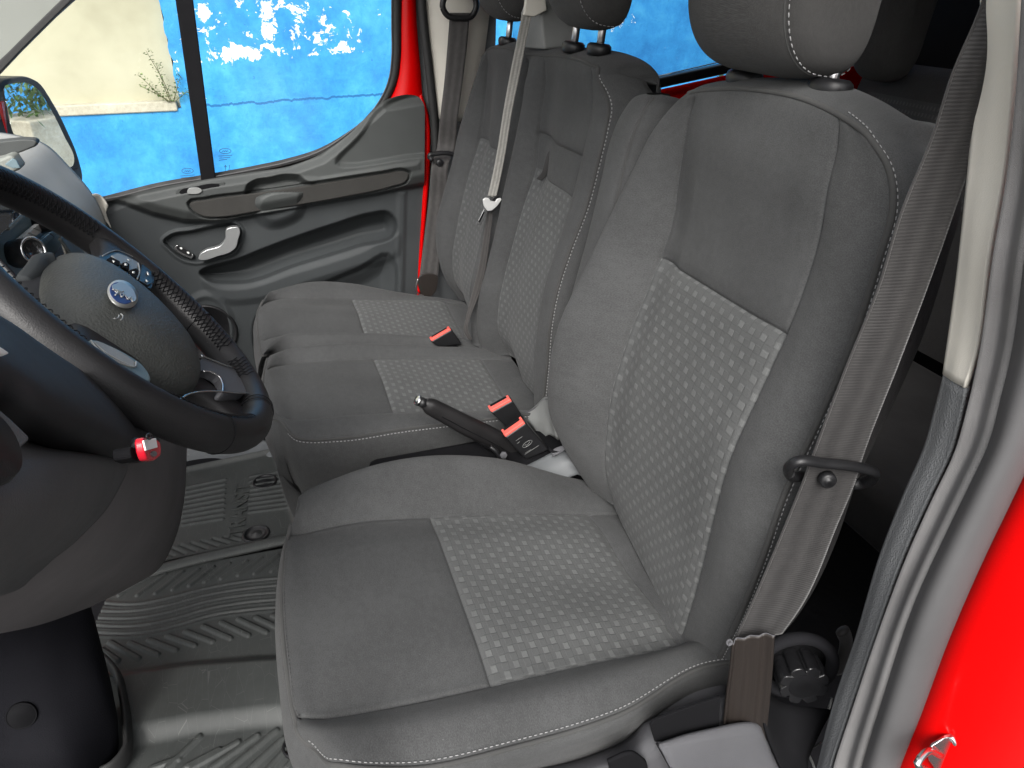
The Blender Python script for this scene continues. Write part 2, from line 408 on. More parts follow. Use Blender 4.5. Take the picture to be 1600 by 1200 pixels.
def leather(name, col, rough, sc=420, st=.35):
    s = NB(name); ob = s.coords('Object'); v = s.voro(ob, sc, 'SMOOTH_F1'); n = s.noise(ob, sc*.6, 3, .6, 1.5); n2 = s.noise(ob, 14, 3)
    cc = s.ramp(n2, [(.3, kcol(col, .8)), (.7, kcol(col, 1.25))]); nr = s.bump(s.math('ADD', v, n), st, .0008)
    ro = s.math('ADD', rough-.08, s.math('MULTIPLY', n2, .16)); d = s.math('LESS_THAN', s.voro(ob, 90), .03); cc = s.mix(s.math('MULTIPLY', d, .35), cc, (.5, .5, .5))
    return s.fin(cc, ro, nr, spec=.33)
M_LEATH = leather('wheel_leather', (.013, .0125, .013), .44, 900, .2)
M_AIRB = leather('airbag_grained', (.050, .052, .049), .52, 420, .6)
M_CHROME = NB('satin_chrome').fin((.72, .72, .72), .22, metal=1.0)
M_STEEL = NB('bright_steel').fin((.62, .62, .63), .3, metal=1.0)
M_BLUEB = NB('badge_blue').fin((.008, .018, .13), .45)
M_SILV = NB('badge_silver').fin((.42, .42, .40), .4, metal=.6)
M_HAND = NB('handle_satin_silver').fin((.55, .56, .56), .30, metal=.8)
M_REDP = None
def paint(name, col):
    s = NB(name); ob = s.coords('Object'); n = s.noise(ob, 900, 2); nr = s.bump(s.noise(ob, 60, 2), .03, .002)
    return s.fin(s.ramp(n, [(.3, kcol(col, .95)), (.7, kcol(col, 1.05))]), .34, nr, spec=.18, coat=.06)
M_REDP = paint('red_body_paint', (.56, .0006, .0008))
M_BUCK = plastic('buckle_red', (.72, .11, .085), .4, 2500, .1)
M_TAGR = plastic('tag_red', (.55, .01, .025), .25, 2500, .1)
M_WHITE = plastic('white_paper', (.75, .75, .73), .6, 900, .1)
M_CREAM = plastic('pillar_cream', (.66, .63, .56), .7, 1100, .35, vary=.04)
M_APIL = plastic('pillar_pale_grey', (.20, .21, .19), .6, 1100, .3, vary=.05)
M_GTRIM = plastic('pillar_grey', (.115, .122, .127), .5, 700, .6)
M_GTRIM2 = plastic('pillar_grey_lightened', (.15, .155, .16), .6, 500, .9, gd=.0008)  # pillar grey lightened in colour because this trim faces away from the light
M_SEATP = plastic('seat_base_plastic', (.085, .085, .092), .5, 1500, .9, vary=.1, gd=.0006)
M_SEATPL = plastic('seat_base_pale', (.22, .225, .22), .38, 1500, .4)
M_BROWN = None
def brownp():
    s = NB('brown_plastic_sleeve'); ob = s.coords('UV'); st = s.noise(s.scale(ob, (260, 3, 1)), 1, 3)
    return s.fin(s.ramp(st, [(.3, (.012, .010, .009)), (.7, (.030, .024, .021))]), .35, s.bump(st, .3, .0008), spec=.45)
M_BROWN = brownp()
def beltmat(name, a, b, rough=.6):
    s = NB(name); uv = s.coords('UV'); x, y, _ = s.sep(uv)
    stripe = s.math('SINE', s.math('MULTIPLY', x, 2*math.pi*2.5)); rb = s.math('SINE', s.math('MULTIPLY', y, 2*math.pi/.0032)); n = s.noise(s.scale(uv, (6, 60, 1)), 1, 3)
    n2 = s.noise(s.scale(uv, (900*.05, 900, 1)), 1, 2)
    v = s.math('ADD', s.math('MULTIPLY', stripe, .14), s.math('MULTIPLY', n, .55)); v = s.math('ADD', v, s.math('MULTIPLY', rb, .07)); v = s.math('ADD', v, s.math('MULTIPLY', n2, .2))
    e = s.math('GREATER_THAN', s.math('ABSOLUTE', s.math('SUBTRACT', x, .5)), .47)
    col = s.ramp(v, [(.2, a), (.8, b)]); col = s.mix(s.math('MULTIPLY', e, .3), col, kcol(b, 1.3))
    nr = s.bump(s.math('ADD', s.math('MULTIPLY', rb, .5), s.math('MULTIPLY', stripe, .6)), .3, .0007)
    return s.fin(col, rough, nr, spec=.3, sheen=.2)
M_BELTD = beltmat('belt_charcoal', (.019, .018, .018), (.040, .038, .0375))
M_BELTP = beltmat('belt_dark', (.035, .033, .032), (.075, .070, .068))
M_BELTL = beltmat('belt_pale_sheen', (.17, .165, .15), (.40, .39, .36), .4)
M_STITCH = NB('stitch_thread').fin((.27, .27, .27), .7)
M_PIPE = fabric('piping_fabric', (.055, .055, .054))
def matrub():
    s = NB('mat_rubber'); ob = s.coords('Object'); n = s.noise(ob, 5, 5, .6); n2 = s.noise(ob, 45, 4, .7, .6); n3 = s.noise(ob, 500, 2)
    v = s.math('ADD', s.math('MULTIPLY', n, .6), s.math('MULTIPLY', n2, .4))
    cc = s.ramp(v, [(.3, (.032, .035, .034)), (.7, (.060, .064, .062))])
    sc = s.voro(s.scale(ob, (14, 60, 14), rot=(0, 0, .4)), 1, 'DISTANCE_TO_EDGE'); cc = s.mix(s.math('MULTIPLY', s.math('LESS_THAN', sc, .006), .10), cc, (.4, .4, .38))
    return s.fin(cc, s.math('ADD', .46, s.math('MULTIPLY', n2, .25)), s.bump(n3, .15, .0006), spec=.45)
M_MAT = matrub()
def glass(name, tint=(.93, .97, .96)):
    s = NB(name); s.t.nodes.remove(s.b); t = s.n('ShaderNodeBsdfTransparent'); t.inputs[0].default_value = tint+(1,)
    g = s.n('ShaderNodeBsdfGlossy'); g.inputs['Roughness'].default_value = .03; fr = s.n('ShaderNodeFresnel'); fr.inputs[0].default_value = 1.45
    dirt = s.math('MULTIPLY', s.math('MAXIMUM', s.math('SUBTRACT', s.noise(s.coords('Object'), 3, 3, .6), .45), 0), .12)
    mx = s.n('ShaderNodeMixShader'); s.l(s.math('ADD', s.math('MULTIPLY', fr.outputs[0], .8), 0.0), mx.inputs[0]); s.l(t.outputs[0], mx.inputs[1]); s.l(g.outputs[0], mx.inputs[2])
    df = s.n('ShaderNodeBsdfDiffuse'); df.inputs[0].default_value = (.7, .8, .85, 1); m2 = s.n('ShaderNodeMixShader'); s.l(dirt, m2.inputs[0]); s.l(mx.outputs[0], m2.inputs[1]); s.l(df.outputs[0], m2.inputs[2])
    s.l(m2.outputs[0], s.out.inputs[0]); return s.m
M_GLASS = glass('door_glass'); M_GLASSR = glass('rear_glass', (.52, .58, .62))
M_MIRR = NB('mirror_silver').fin((.92, .93, .94), .01, metal=1.0)
M_ETCH = NB('glass_print').fin((.02, .05, .10), .7)
def wallblue():
    s = NB('peeling_blue_paint'); P = s.coords('Object'); x, y, z = s.sep(P)   # object coords: world metres
    warp = s.n('ShaderNodeVectorMath', operation='ADD'); s.l(P, warp.inputs[0])
    nn = s.n('ShaderNodeTexNoise'); s.l(P, nn.inputs['Vector']); nn.inputs['Scale'].default_value = 3.0; nn.inputs['Detail'].default_value = 3
    sc = s.n('ShaderNodeVectorMath', operation='SCALE'); s.l(nn.outputs['Color'], sc.inputs[0]); sc.inputs['Scale'].default_value = .25; s.l(sc.outputs[0], warp.inputs[1])
    n1 = s.noise(P, 2.2, 6, .62); n2 = s.noise(P, 9, 5, .7); n3 = s.noise(s.scale(P, (1, .25, 1)), 12, 4, .6)
    col = s.ramp(s.math('ADD', s.math('MULTIPLY', n1, .6), s.math('MULTIPLY', n2, .4)), [(.34, (.022, .17, .43)), (.50, (.036, .26, .57)), (.66, (.07, .37, .65))])
    lp = s.noise(warp.outputs[0], 11, 9, .72, .3); blobs = WALL_BLOBS
    msk = None
    for (by, bz, ry, rz, am) in blobs:
        d = s.math('ADD', s.math('POWER', s.math('DIVIDE', s.math('SUBTRACT', y, by), ry), 2.0), s.math('POWER', s.math('DIVIDE', s.math('SUBTRACT', z, bz), rz), 2.0))
        g = s.math('MULTIPLY', s.math('EXPONENT', s.math('MULTIPLY', d, -1.0)), am)
        msk = g if msk is None else s.math('MAXIMUM', msk, g)
    v = s.math('ADD', lp, msk); peel = s.n('ShaderNodeMapRange', interpolation_type='SMOOTHSTEP'); s.l(v, peel.inputs[0]); peel.inputs[1].default_value = .755; peel.inputs[2].default_value = .775
    crk = WALL_CRACK
    yz = s.math('SUBTRACT', s.math('ADD', z, s.math('MULTIPLY', s.math('SUBTRACT', s.noise(s.scale(P, (0, 1, 0)), 6, 6, .7), .5), .10)), s.math('ADD', crk[0], s.math('MULTIPLY', y, crk[1])))
    ck = s.math('MULTIPLY', s.math('LESS_THAN', s.math('ABSOLUTE', yz), .009), s.math('LESS_THAN', y, crk[2]))
    stain = s.math('MULTIPLY', s.math('GREATER_THAN', s.noise(P, 30, 2), .72), .5)
    col = s.mix(stain, col, (.015, .10, .30)); col = s.mix(peel.outputs[0], col, (.86, .84, .78)); col = s.mix(s.math('MULTIPLY', ck, .8), col, (.01, .09, .25))
    h = s.math('SUBTRACT', s.math('ADD', n2, s.math('MULTIPLY', n1, 2.0)), s.math('MULTIPLY', peel.outputs[0], .5)); h = s.math('SUBTRACT', h, s.math('MULTIPLY', ck, .8))
    return s.fin(col, .75, s.bump(h, .35, .02), spec=.25)
def wallcream():
    s = NB('cream_render'); P = s.coords('Object'); n1 = s.noise(P, 1.1, 4, .55); n2 = s.noise(P, 8, 3, .6)
    col = s.ramp(s.math('ADD', s.math('MULTIPLY', n1, .85), s.math('MULTIPLY', n2, .15)), [(.3, (.33, .31, .22)), (.5, (.43, .405, .295)), (.7, (.50, .475, .35))])
    return s.fin(col, .9, s.bump(n2, .15, .01), spec=.2)
def concrete(name, a, b, sc=3):
    s = NB(name); P = s.coords('Object'); n1 = s.noise(P, sc, 7, .65); n2 = s.noise(P, sc*9, 4, .7)
    return s.fin(s.ramp(s.math('ADD', s.math('MULTIPLY', n1, .6), s.math('MULTIPLY', n2, .4)), [(.35, a), (.65, b)]), .9, s.bump(n2, .5, .01), spec=.2)
# ------------------------------------------------------------------ SETTING
WALLX = 5.2
WALL_BLOBS = [(-.35, .87, .9, .24, .215), (.25, .85, .2, .3, .19), (-.3, .5, 1.0, .12, .06), (.09, .70, .26, .09, .36), (-.19, .86, .10, .22, .33), (-.30, .72, .22, .07, .30), (-.55, .80, .22, .12, .27), (-.62, .69, .30, .05, .26), (-.3, 1.02, .5, .14, .24), (-.9, .95, .35, .25, .14), (.38, .75, .09, .5, .25), (.26, .98, .10, .06, .33),
              (.52, .55, .05, .30, .22), (.0, 1.4, 1.0, .35, .20), (-3.1, .85, .35, .12, .18), (-3.6, .55, .5, .2, .12)]
WALL_CRACK = (.337, -.022, .40)
M_WALLB = wallblue(); M_WALLC = wallcream(); M_LEDGE = concrete('ledge_concrete', (.34, .31, .24), (.56, .52, .42), 4)
M_ASPH = concrete('asphalt', (.045, .045, .045), (.075, .075, .073), 6); M_PAVE = concrete('pavement_concrete', (.36, .34, .30), (.52, .50, .45), 2)
gr = grid('ground', np.array([[(-60, -60, -.55), (-60, 60, -.55)], [(60, -60, -.55), (60, 60, -.55)]], float), M_ASPH, sm=False); tag(gr, kind='structure')
pv = box('pavement', (4.72, -4, -.475), (.96, 40, .15), M_PAVE, None, bevel=.015); tag(pv, kind='structure')
# wall: blue lower part + blue right part, cream panel set back behind a ledge
wl = thing('painted_wall', (WALLX, 0, -.55), 'tall street wall with peeling blue paint seen through the passenger window', 'wall')
ZL, YE = .318, .553      # ledge height, edge of the cream field
n = 60; ee = []
for k in range(n+1):
    z = ZL+.0+(3.2-ZL)*k/n; ee.append((WALLX, YE-.008+.006*math.sin(z*37)+.005*math.sin(z*83+1)+.004*math.sin(z*151), z))
outl = [(WALLX, -20, -.55), (WALLX, 20, -.55), (WALLX, 20, ZL)]+ee+[(WALLX, -20, 3.2)]
poly('blue_render', outl, (.5, 0, 0), M_WALLB, wl, bevel=0)
box('cream_render', (WALLX+.22, 10.25, 1.75), (.3, 19.4, 2.9), M_WALLC, wl, bevel=0)
V, F = boxv((WALLX+.03, 10.27, ZL+.022), (.10, 19.4, .075)); n2 = 0
mk('ledge', V, F, M_LEDGE, wl, bevel=.012, seg=3)
# weed on the ledge
def weed():
    wd = thing('weed', (WALLX-.01, .62, ZL+.06), 'thin green weed growing from the ledge of the blue and cream wall', 'plant')
    s = NB('weed_green'); cc = s.ramp(s.noise(s.coords('Object'), 25, 2), [(.3, (.05, .10, .02)), (.7, (.16, .25, .06))]); MG = s.fin(cc, .6); MS = NB('weed_stem').fin((.10, .10, .04), .7)
    rnd = random.Random(4); stems = []; lv = []; lf = []
    base = np.array([WALLX-.03, .60, ZL+.055])
    for k, (dy, top, ry) in enumerate([(0, .36, .10), (.02, .27, .03), (-.03, .18, -.07), (.06, .20, .13), (.03, .12, .16), (-.05, .1, -.12)]):
        P = smooth([base+[0, dy*.4, 0], base+[-.01, dy+ry*.2, top*.35], base+[-.02, dy+ry*.6, top*.7], base+[-.01, dy+ry, top]], 24)
        stems.append(sweep(P, np.linspace(.004, .0015, 24), 5))
        for j in range(3, 24):
            for q in range(3):
                p = P[j]+np.array([rnd.uniform(-.02, .02), rnd.uniform(-.03, .03), rnd.uniform(-.01, .02)]); a = rnd.uniform(0, 6.28); e = rnd.uniform(-.5, .8); L = rnd.uniform(.012, .026)
                d = np.array([math.cos(a)*math.cos(e), math.sin(a)*math.cos(e), math.sin(e)]); sde = np.cross(d, [rnd.random(), rnd.random(), 1]); sde /= np.linalg.norm(sde)
                b = len(lv); lv += [p, p+d*L*.5+sde*L*.28, p+d*L, p+d*L*.5-sde*L*.28]; lf.append((b, b+1, b+2, b+3))
    V, F = merge(stems); mk('stem', V, F, MS, wd); mk('leaves', lv, lf, MG, wd, sm=False)
weed()
# planter beside the wall, seen in the wing mirror
pl = thing('planter', (4.6, -4.2, -.4), 'square concrete planter with a bushy plant, reflected in the wing mirror', 'planter')
box('pot', (4.6, -4.2, -.15), (.55, .55, .5), M_LEDGE, pl, bevel=.02)
rnd = random.Random(9); lv = []; lf = []
for k in range(1500):
    r_ = rnd.random()**.5; a = rnd.uniform(0, 6.28); z = rnd.uniform(0, .75); rr = .38*r_*math.sqrt(max(.05, 1-(z/.8)**2))
    p = np.array([4.6+rr*math.cos(a), -4.2+rr*math.sin(a), .1+z]); d = np.array([rnd.gauss(0, 1), rnd.gauss(0, 1), rnd.gauss(.4, 1)]); d /= np.linalg.norm(d); s_ = np.cross(d, [0.3, .1, 1]); s_ /= np.linalg.norm(s_); L = rnd.uniform(.05, .10)
    b = len(lv); lv += [p, p+d*L*.5+s_*L*.2, p+d*L, p+d*L*.5-s_*L*.2]; lf.append((b, b+1, b+2, b+3))
_m = NB('planter_leaf').fin((.07, .13, .03), .6); mk('foliage', lv, lf, _m, pl, sm=False)

# ------------------------------------------------------------------ VAN BODY
van = thing('van_body', (0, -.9, -.2), 'red painted van body shell around the cab', 'van')
# floor (under mats), roof, driver-side wall behind the pillar, black sheet for the dark rear
fl = box('floor', (0, -1.0, -.03), (1.78, 3.6, .04), M_BLK, None, bevel=.004); tag(fl, kind='structure')
M_HEAD = plastic('headliner', (.40, .40, .38), .8, 800, .2)
box('roof', (0, -1.55, 1.53), (1.58, 2.9, .05), M_HEAD, van, bevel=.01)
box('rear_dark_sheet', (0, -2.03, .75), (1.86, .05, 1.6), M_BLKM, van, bevel=.01)  # black sheet added across the cabin for the darkness behind the bench
box('side_lining', (-.93, -1.95, .75), (.04, 2.2, 1.6), M_BLKM, van, bevel=.01)
# passenger-side body behind the front door: red panel with window
def holed(name, outer, holes, X, th, mat, parent, bevel=.0):
    """vertical panel on x = X between outer (y,z) rectangle and one hole"""
    y0, y1, z0, z1 = outer; hy0, hy1, hz0, hz1 = holes
    P = []
    parts = [boxv((X, (y0+y1)/2, (z0+hz0)/2), (th, y1-y0, hz0-z0)), boxv((X, (y0+y1)/2, (hz1+z1)/2), (th, y1-y0, z1-hz1)), boxv((X, (y0+hy0)/2, (hz0+hz1)/2), (th, hy0-y0, hz1-hz0-.0001)), boxv((X, (hy1+y1)/2, (hz0+hz1)/2), (th, y1-hy1, hz1-hz0-.0001))]
    V, F = merge(parts); return mk(name, V, F, mat, parent, False)
# rear quarter: px line of window bottom (1017,118)-(1115,97)
qa = U(1017, 122, X=.9); qb = U(1115, 101, X=.9)
sl_ = (qb[2]-qa[2])/(qb[1]-qa[1])
def zq(y, o=0): return qa[2]+sl_*(y-qa[1])+o
def quad(name, ys, zo0, zo1, X, th, mat, parent, bevel=.002, zabs=None):
    P = [(X, ys[0], zq(ys[0], zo0)), (X, ys[1], zq(ys[1], zo0)), (X, ys[1], zq(ys[1], zo1) if zabs is None else zabs), (X, ys[0], zq(ys[0], zo1) if zabs is None else zabs)]
    V, F = prism(P, (-th, 0, 0)); return mk(name, V, F, mat, parent, True, bevel=bevel)
G = np.array([[(.885-.03*math.exp(-((dz+.035)/.018)**2)*1-.012*math.exp(-((dz+.12)/.05)**2), y, zq(y, dz)) for y in np.linspace(-.70, -2.95, 40)] for dz in np.linspace(-.03, -.30, 40)])
grid('side_panel', G, M_REDP, van, True, flip=True, thick=.004)
quad('lower_lining', (-.70, -2.95), -1.0, -.31, .89, .03, M_BLKM, van, bevel=.004)
quad('window_frame', (-.70, -2.95), -.028, .002, .895, .035, M_BLKP, van, bevel=.006)
box('rear_pillar', (.895, -2.75, 1.25), (.03, .5, .75), M_REDP, van, bevel=.01)
box('roof_rail', (.895, -1.75, 1.50), (.05, 2.4, .12), M_REDP, van, bevel=.02)
gq = mk('rear_side_window', [(.9, -.72, zq(-.72)), (.9, -2.5, zq(-2.5)), (.9, -2.5, 1.45), (.9, -.72, 1.45)], [(0, 1, 2, 3)], M_GLASSR, van, False)
# thin bright line under the window seal
tube('sealing_strip', [U(1020, 121, X=.855), U(1068, 110, X=.855), U(1115, 99, X=.855), U(1160, 89, X=.855)], .0018, M_STEEL, van, 6)

# passenger-side front A-pillar trim
P = UX([(-140, -260), (250, -260), (118, -2), (60, 50), (2, 107), (-30, 150), (-140, 150)], .80)
poly('a_pillar_trim', P, (.03, 0, 0), M_APIL, van, bevel=.006)
band = [(125, -12), (66, 46), (30, 82), (-4, 118), (-40, 165)]; band2 = [(107, -12), (50, 44), (14, 80), (-22, 114), (-60, 160)]
P = np.vstack([UX(band, .79), UX(band2[::-1], .79)]); poly('a_pillar_seal', P, (.03, 0, 0), M_RUB, van, bevel=.003)
# passenger-side B-pillar: rubber seal, cream upper trim, grey lower trim
def strip(name, A, B, X, th, mat, parent, bevel=.003, n=40, XB=None):
    a = smooth(UX(A, X), n); b = smooth(UX(B, X if XB is None else XB), n); G = np.stack([a, a*.5+b*.5+np.array([-.004, 0, 0]), b], 1)
    o = grid(name, G, mat, parent, True, thick=th, off=1); 
    return o
strip('door_seal', [(650, -300), (655, 30), (664, 110), (673, 200), (676, 300), (674, 400), (660, 470), (655, 560), (660, 640)], [(664, -300), (668, 30), (677, 110), (686, 200), (687, 300), (684, 400), (671, 470), (667, 560), (672, 640)], .865, .02, M_RUB, van)
strip('b_pillar_upper_trim', [(662, -300), (666, 30), (674, 100), (682, 160), (686, 186)], [(768, -300), (764, 30), (756, 90), (745, 150), (738, 192)], .875, .03, M_CREAM, van)
strip('b_pillar_lower_trim', [(684, 184), (688, 240), (686, 330), (676, 420), (666, 470), (660, 640)], [(745, 184), (742, 240), (738, 330), (732, 420), (730, 470), (730, 640)], .880, .03, M_GTRIM, van)
plate('pillar_core', [(636, -300), (780, -300), (770, 130), (745, 300), (742, 640), (655, 640), (652, 470), (660, 300), (650, 170), (644, 60)], .925, .02, M_GTRIM, van)
box('wheel_arch_lining', (.86, -.95, .35), (.06, .55, .8), M_BLKM, van, bevel=.02)
# driver-side B-pillar and jamb, nearest the camera
def sheet(name, cols_, mat, parent, n=80, uvs=True):
    """cols_: list of (px list, x list) polylines -> smooth sheet"""
    A = []
    for px, x in cols_:
        x = np.broadcast_to(np.asarray(x, float), (len(px),)) if np.ndim(x) == 0 else x
        A.append(smooth([U(p[0], p[1], X=xx) for p, xx in zip(px, x)], n))
    G0 = np.array(A).transpose(1, 0, 2); nt_ = Net(G0); m = 6*(len(cols_)-1)+1
    G = nt_.base(nt_.R, np.linspace(0, nt_.C[-1], m)); uv = np.stack(np.meshgrid(np.linspace(0, nt_.C[-1], m), nt_.R), -1).reshape(-1, 2)
    return grid(name, G, mat, parent, True, uv, thick=.004, off=-1)
def sealmat():
    s = NB('seal_cloth'); ob = s.coords('Object'); uv = s.coords('UV'); x, y, _ = s.sep(uv)
    n = s.noise(ob, 8, 4); t = s.math('SINE', s.math('MULTIPLY', y, 2*math.pi/.0022)); t2 = s.math('SINE', s.math('MULTIPLY', x, 2*math.pi/.0022))
    return s.fin(s.ramp(n, [(.3, (.13, .128, .128)), (.7, (.19, .187, .187))]), .62, s.bump(s.math('MULTIPLY', t, t2), .25, .0006), spec=.35)
M_SEAL = sealmat(); M_SEAL2 = plastic('seal_rubber_grey', (.085, .084, .086), .6, 1200, .3, vary=.15)
Ledge = [(1556, -420), (1543, -60), (1541, 0), (1536, 115), (1526, 208), (1500, 446), (1480, 585)]
Redge = [(1616, -420), (1600, -60), (1597, 0), (1588, 130), (1574, 262), (1551, 394), (1526, 565), (1513, 606)]
xl = [-.765, -.79, -.795, -.80, -.805, -.818, -.826]; xr = [-.805, -.83, -.832, -.835, -.84, -.85, -.858, -.86]
La = smooth([U(p[0], p[1], X=x) for p, x in zip(Ledge, xl)], 60); Rb = smooth([U(p[0], p[1], X=x) for p, x in zip(Redge, xr)], 60)
mm = (La+Rb)/2+np.array([0, .001, 0]); bk_ = La+np.array([0.0, -.07, 0])
nt_ = Net(np.array([bk_, La+np.array([0, -.004, 0]), La, La*.93+Rb*.07, mm, La*.1+Rb*.9, Rb]).transpose(1, 0, 2)); G = nt_.base(nt_.R, np.linspace(0, nt_.C[-1], 60)); grid('b_pillar_upper_trim', G, M_CREAM, van, True, thick=.004, off=-1)
Ledge = [(1482, 583), (1468, 636), (1450, 700), (1418, 773), (1385, 856), (1339, 1007), (1312, 1085), (1282, 1197), (1262, 1290)]
Redge = [(1516, 604), (1508, 640), (1490, 706), (1455, 780), (1421, 856), (1366, 1007), (1330, 1112), (1302, 1197), (1285, 1290)]
La = smooth([U(p[0], p[1], X=x) for p, x in zip(Ledge, np.linspace(-.826, -.84, 9))], 60); Rb = smooth([U(p[0], p[1], X=x) for p, x in zip(Redge, np.linspace(-.86, -.868, 9))], 60)
mm = (La+Rb)/2+np.array([0, .0015, 0]); bk_ = La+np.array([0.0, -.07, 0])
nt_ = Net(np.array([bk_, La+np.array([0, -.004, 0]), La, La*.93+Rb*.07, mm, La*.1+Rb*.9, Rb]).transpose(1, 0, 2)); G = nt_.base(nt_.R, np.linspace(0, nt_.C[-1], 60)); grid('b_pillar_lower_trim', G, M_GTRIM2, van, True, thick=.004, off=-1)
s1 = [(1618, -420), (1602, -60), (1599, 0), (1590, 130), (1575, 262), (1552, 394), (1527, 565), (1510, 640), (1491, 706), (1455, 782), (1421, 858), (1366, 1007), (1330, 1112), (1302, 1197), (1285, 1290)]
s2 = [(1668, -420), (1650, -60), (1646, 0), (1640, 130), (1628, 262), (1606, 394), (1580, 565), (1566, 620), (1545, 696), (1515, 760), (1484, 823), (1435, 927), (1375, 1100), (1345, 1197), (1325, 1290)]
s3 = [(1782, -420), (1760, -60), (1757, 0), (1750, 130), (1735, 262), (1700, 394), (1660, 565), (1640, 640), (1608, 710), (1570, 790), (1531, 872), (1480, 990), (1435, 1112), (1402, 1197), (1375, 1290)]
s15 = [((a[0]+b[0])/2, (a[1]+b[1])/2) for a, b in zip(s1, s2)]
sheet('door_seal', [(s1, np.linspace(-.86, -.872, 15)), (s15, np.linspace(-.868, -.882, 15)), ([(a-5, b) for a, b in s2], np.linspace(-.884, -.898, 15)), (s2, np.linspace(-.876, -.889, 15))], M_SEAL, van)
s25 = [(a[0]*.6+b[0]*.4, a[1]*.6+b[1]*.4) for a, b in zip(s2, s3)]
sheet('outer_door_seal', [(s2, np.linspace(-.876, -.889, 15)), ([(a+9, b) for a, b in s2], np.linspace(-.893, -.905, 15)), (s25, np.linspace(-.910, -.920, 15)), ([(a-8, b) for a, b in s3], np.linspace(-.912, -.925, 15)), (s3, np.linspace(-.903, -.915, 15))], M_SEAL2, van)
s4 = [(a+26, b) for a, b in s3]; s5 = [(a+330, b+60) for a, b in s3]
sheet('door_jamb', [([(a-2, b) for a, b in s3], np.linspace(-.903, -.915, 15)), (s4, np.linspace(-.918, -.93, 15)), (s5, np.linspace(-.940, -.95, 15))], M_REDP, van)
# faint press lines in the jamb
for a, b in (([(1545, 960), (1500, 1060), (1474, 1100)], .0012), ([(1474, 1100), (1472, 1125), (1462, 1132)], .0012)):
    tube('jamb_press_line', smooth([U(p[0], p[1], X=-.9245) for p in a], 30), b, M_REDP, van, 6)
# striker
st = U(1520, 1178, X=-.925); 
S = [U(u_, v_, X=-.945) for u_, v_ in [(1455, 1160), (1478, 1146), (1508, 1148), (1560, 1188), (1590, 1230), (1560, 1270), (1490, 1250), (1462, 1200)]]
poly('striker_plate', S, (-.004, .004, 0), M_CHROME, van, bevel=.0015, n=40)
tube('striker_loop', smooth([U(1470, 1180, X=-.95), U(1442, 1180, X=-.962), U(1434, 1190, X=-.966), U(1450, 1206, X=-.966), U(1480, 1240, X=-.96), U(1500, 1255, X=-.95)], 30), .0036, M_CHROME, van, 12)
tube('striker_rib', [U(1487, 1152, X=-.9505), U(1500, 1180, X=-.9505), U(1516, 1225, X=-.9505)], .0022, M_CHROME, van, 10)
V, F = lathe([(0, 0), (.009, 0), (.009, .003), (.006, .005), (0, .004)], U(1527, 1190, X=-.950), (-1, .3, .1), 24); mk('screw', V, F, M_CHROME, van)

# ------------------------------------------------------------------ PASSENGER DOOR
door = thing('passenger_door', (.88, 0, .0), 'closed passenger door with grey moulded inner panel and red edge, under the blue view', 'car door')
DX = .880
top = smooth([(120, 335), (150, 322), (190, 308), (245, 294), (330, 279), (400, 268), (450, 260), (500, 241), (530, 222), (560, 196), (582, 172), (600, 158), (622, 150), (640, 148), (653, 151), (661, 160), (664, 175)], 420)
bot = np.stack([np.linspace(120, 652, 420), np.full(420, 650.0)], 1)
TT = np.linspace(0, 1, 330)[:, None, None]
PX = (top[None]*(1-TT)+bot[None]*TT)
# right edge follows the shut line
sx_ = np.linspace(0, 1, 420)[None, :]**6; tv = TT[..., 0]
PX[..., 0] += sx_*(6*np.sin(np.pi*np.clip(tv*1.6, 0, 1))*.3)
q = PX.reshape(-1, 2); rel = np.zeros(len(q))
upper = [(100, 300), (160, 312), (196, 318), (241, 335), (290, 346), (339, 347), (397, 336), (478, 320), (560, 306), (654, 290), (680, 285), (680, 120), (560, 120), (400, 230), (100, 290)]
d = sdf(q, upper); rel += .030*sstep(d, 5)+.018*sstep(d+9, 9)
# the flat rear triangle is lower than the rounded shelf
tri = [(527, 250), (560, 215), (590, 175), (620, 155), (700, 150), (700, 240), (657, 243)]; d = sdf(q, smooth(tri, 40, True)); rel -= .014*sstep(d, 5)
sill = [(120, 345), (190, 318), (330, 288), (450, 270), (505, 250), (540, 223), (575, 190), (600, 168), (700, 150), (700, 100), (560, 100), (100, 250)]; d = sdf(q, sill); rel -= .020*sstep(d, 8)
pad_px = smooth([(296, 318), (320, 312), (384, 303), (440, 295), (520, 283), (600, 271), (630, 267), (638, 270), (635, 281), (612, 290), (540, 306), (478, 317), (397, 330), (341, 338), (319, 337), (301, 327)], 90, True)
d = sdf(q, pad_px); rel -= .016*sstep(d-3.2, 1.8)
grab = smooth([(384, 303), (387, 290), (398, 282), (420, 278), (447, 273), (466, 275), (480, 285), (492, 288), (470, 292), (430, 298)], 60, True); d = sdf(q, grab); rel -= .020*sstep(d, 3)+.022*sstep(d+5, 5)
ridge = [(470, 278), (500, 280), (640, 256), (655, 254), (655, 262), (560, 279), (480, 292)]; d = sdf(q, ridge); rel += .006*sstep(d, 5)
hr = smooth([(256, 376), (264, 369), (300, 361), (342, 352), (366, 350), (375, 357), (373, 380), (367, 391), (335, 402), (306, 409), (290, 406), (268, 391)], 70, True); d = sdf(q, hr); rel += .005*sstep(d-5, 2.5)-.024*sstep(d+1, 3)
cup = smooth([(395, 332), (404, 347), (418, 356), (452, 351), (472, 338), (478, 320), (478, 300), (395, 310)], 50, True); d = sdf(q, cup); rel += .026*sstep(d+6, 10)*(q[:, 1] > 300)
pocket = smooth([(312, 430), (380, 400), (452, 372), (520, 349), (582, 331), (605, 329), (617, 338), (621, 352), (618, 366), (560, 387), (460, 418), (385, 443), (355, 444), (325, 440)], 90, True); d = sdf(q, pocket); rel -= .030*sstep(d+3, 4)+.04*sstep(d+12, 10)
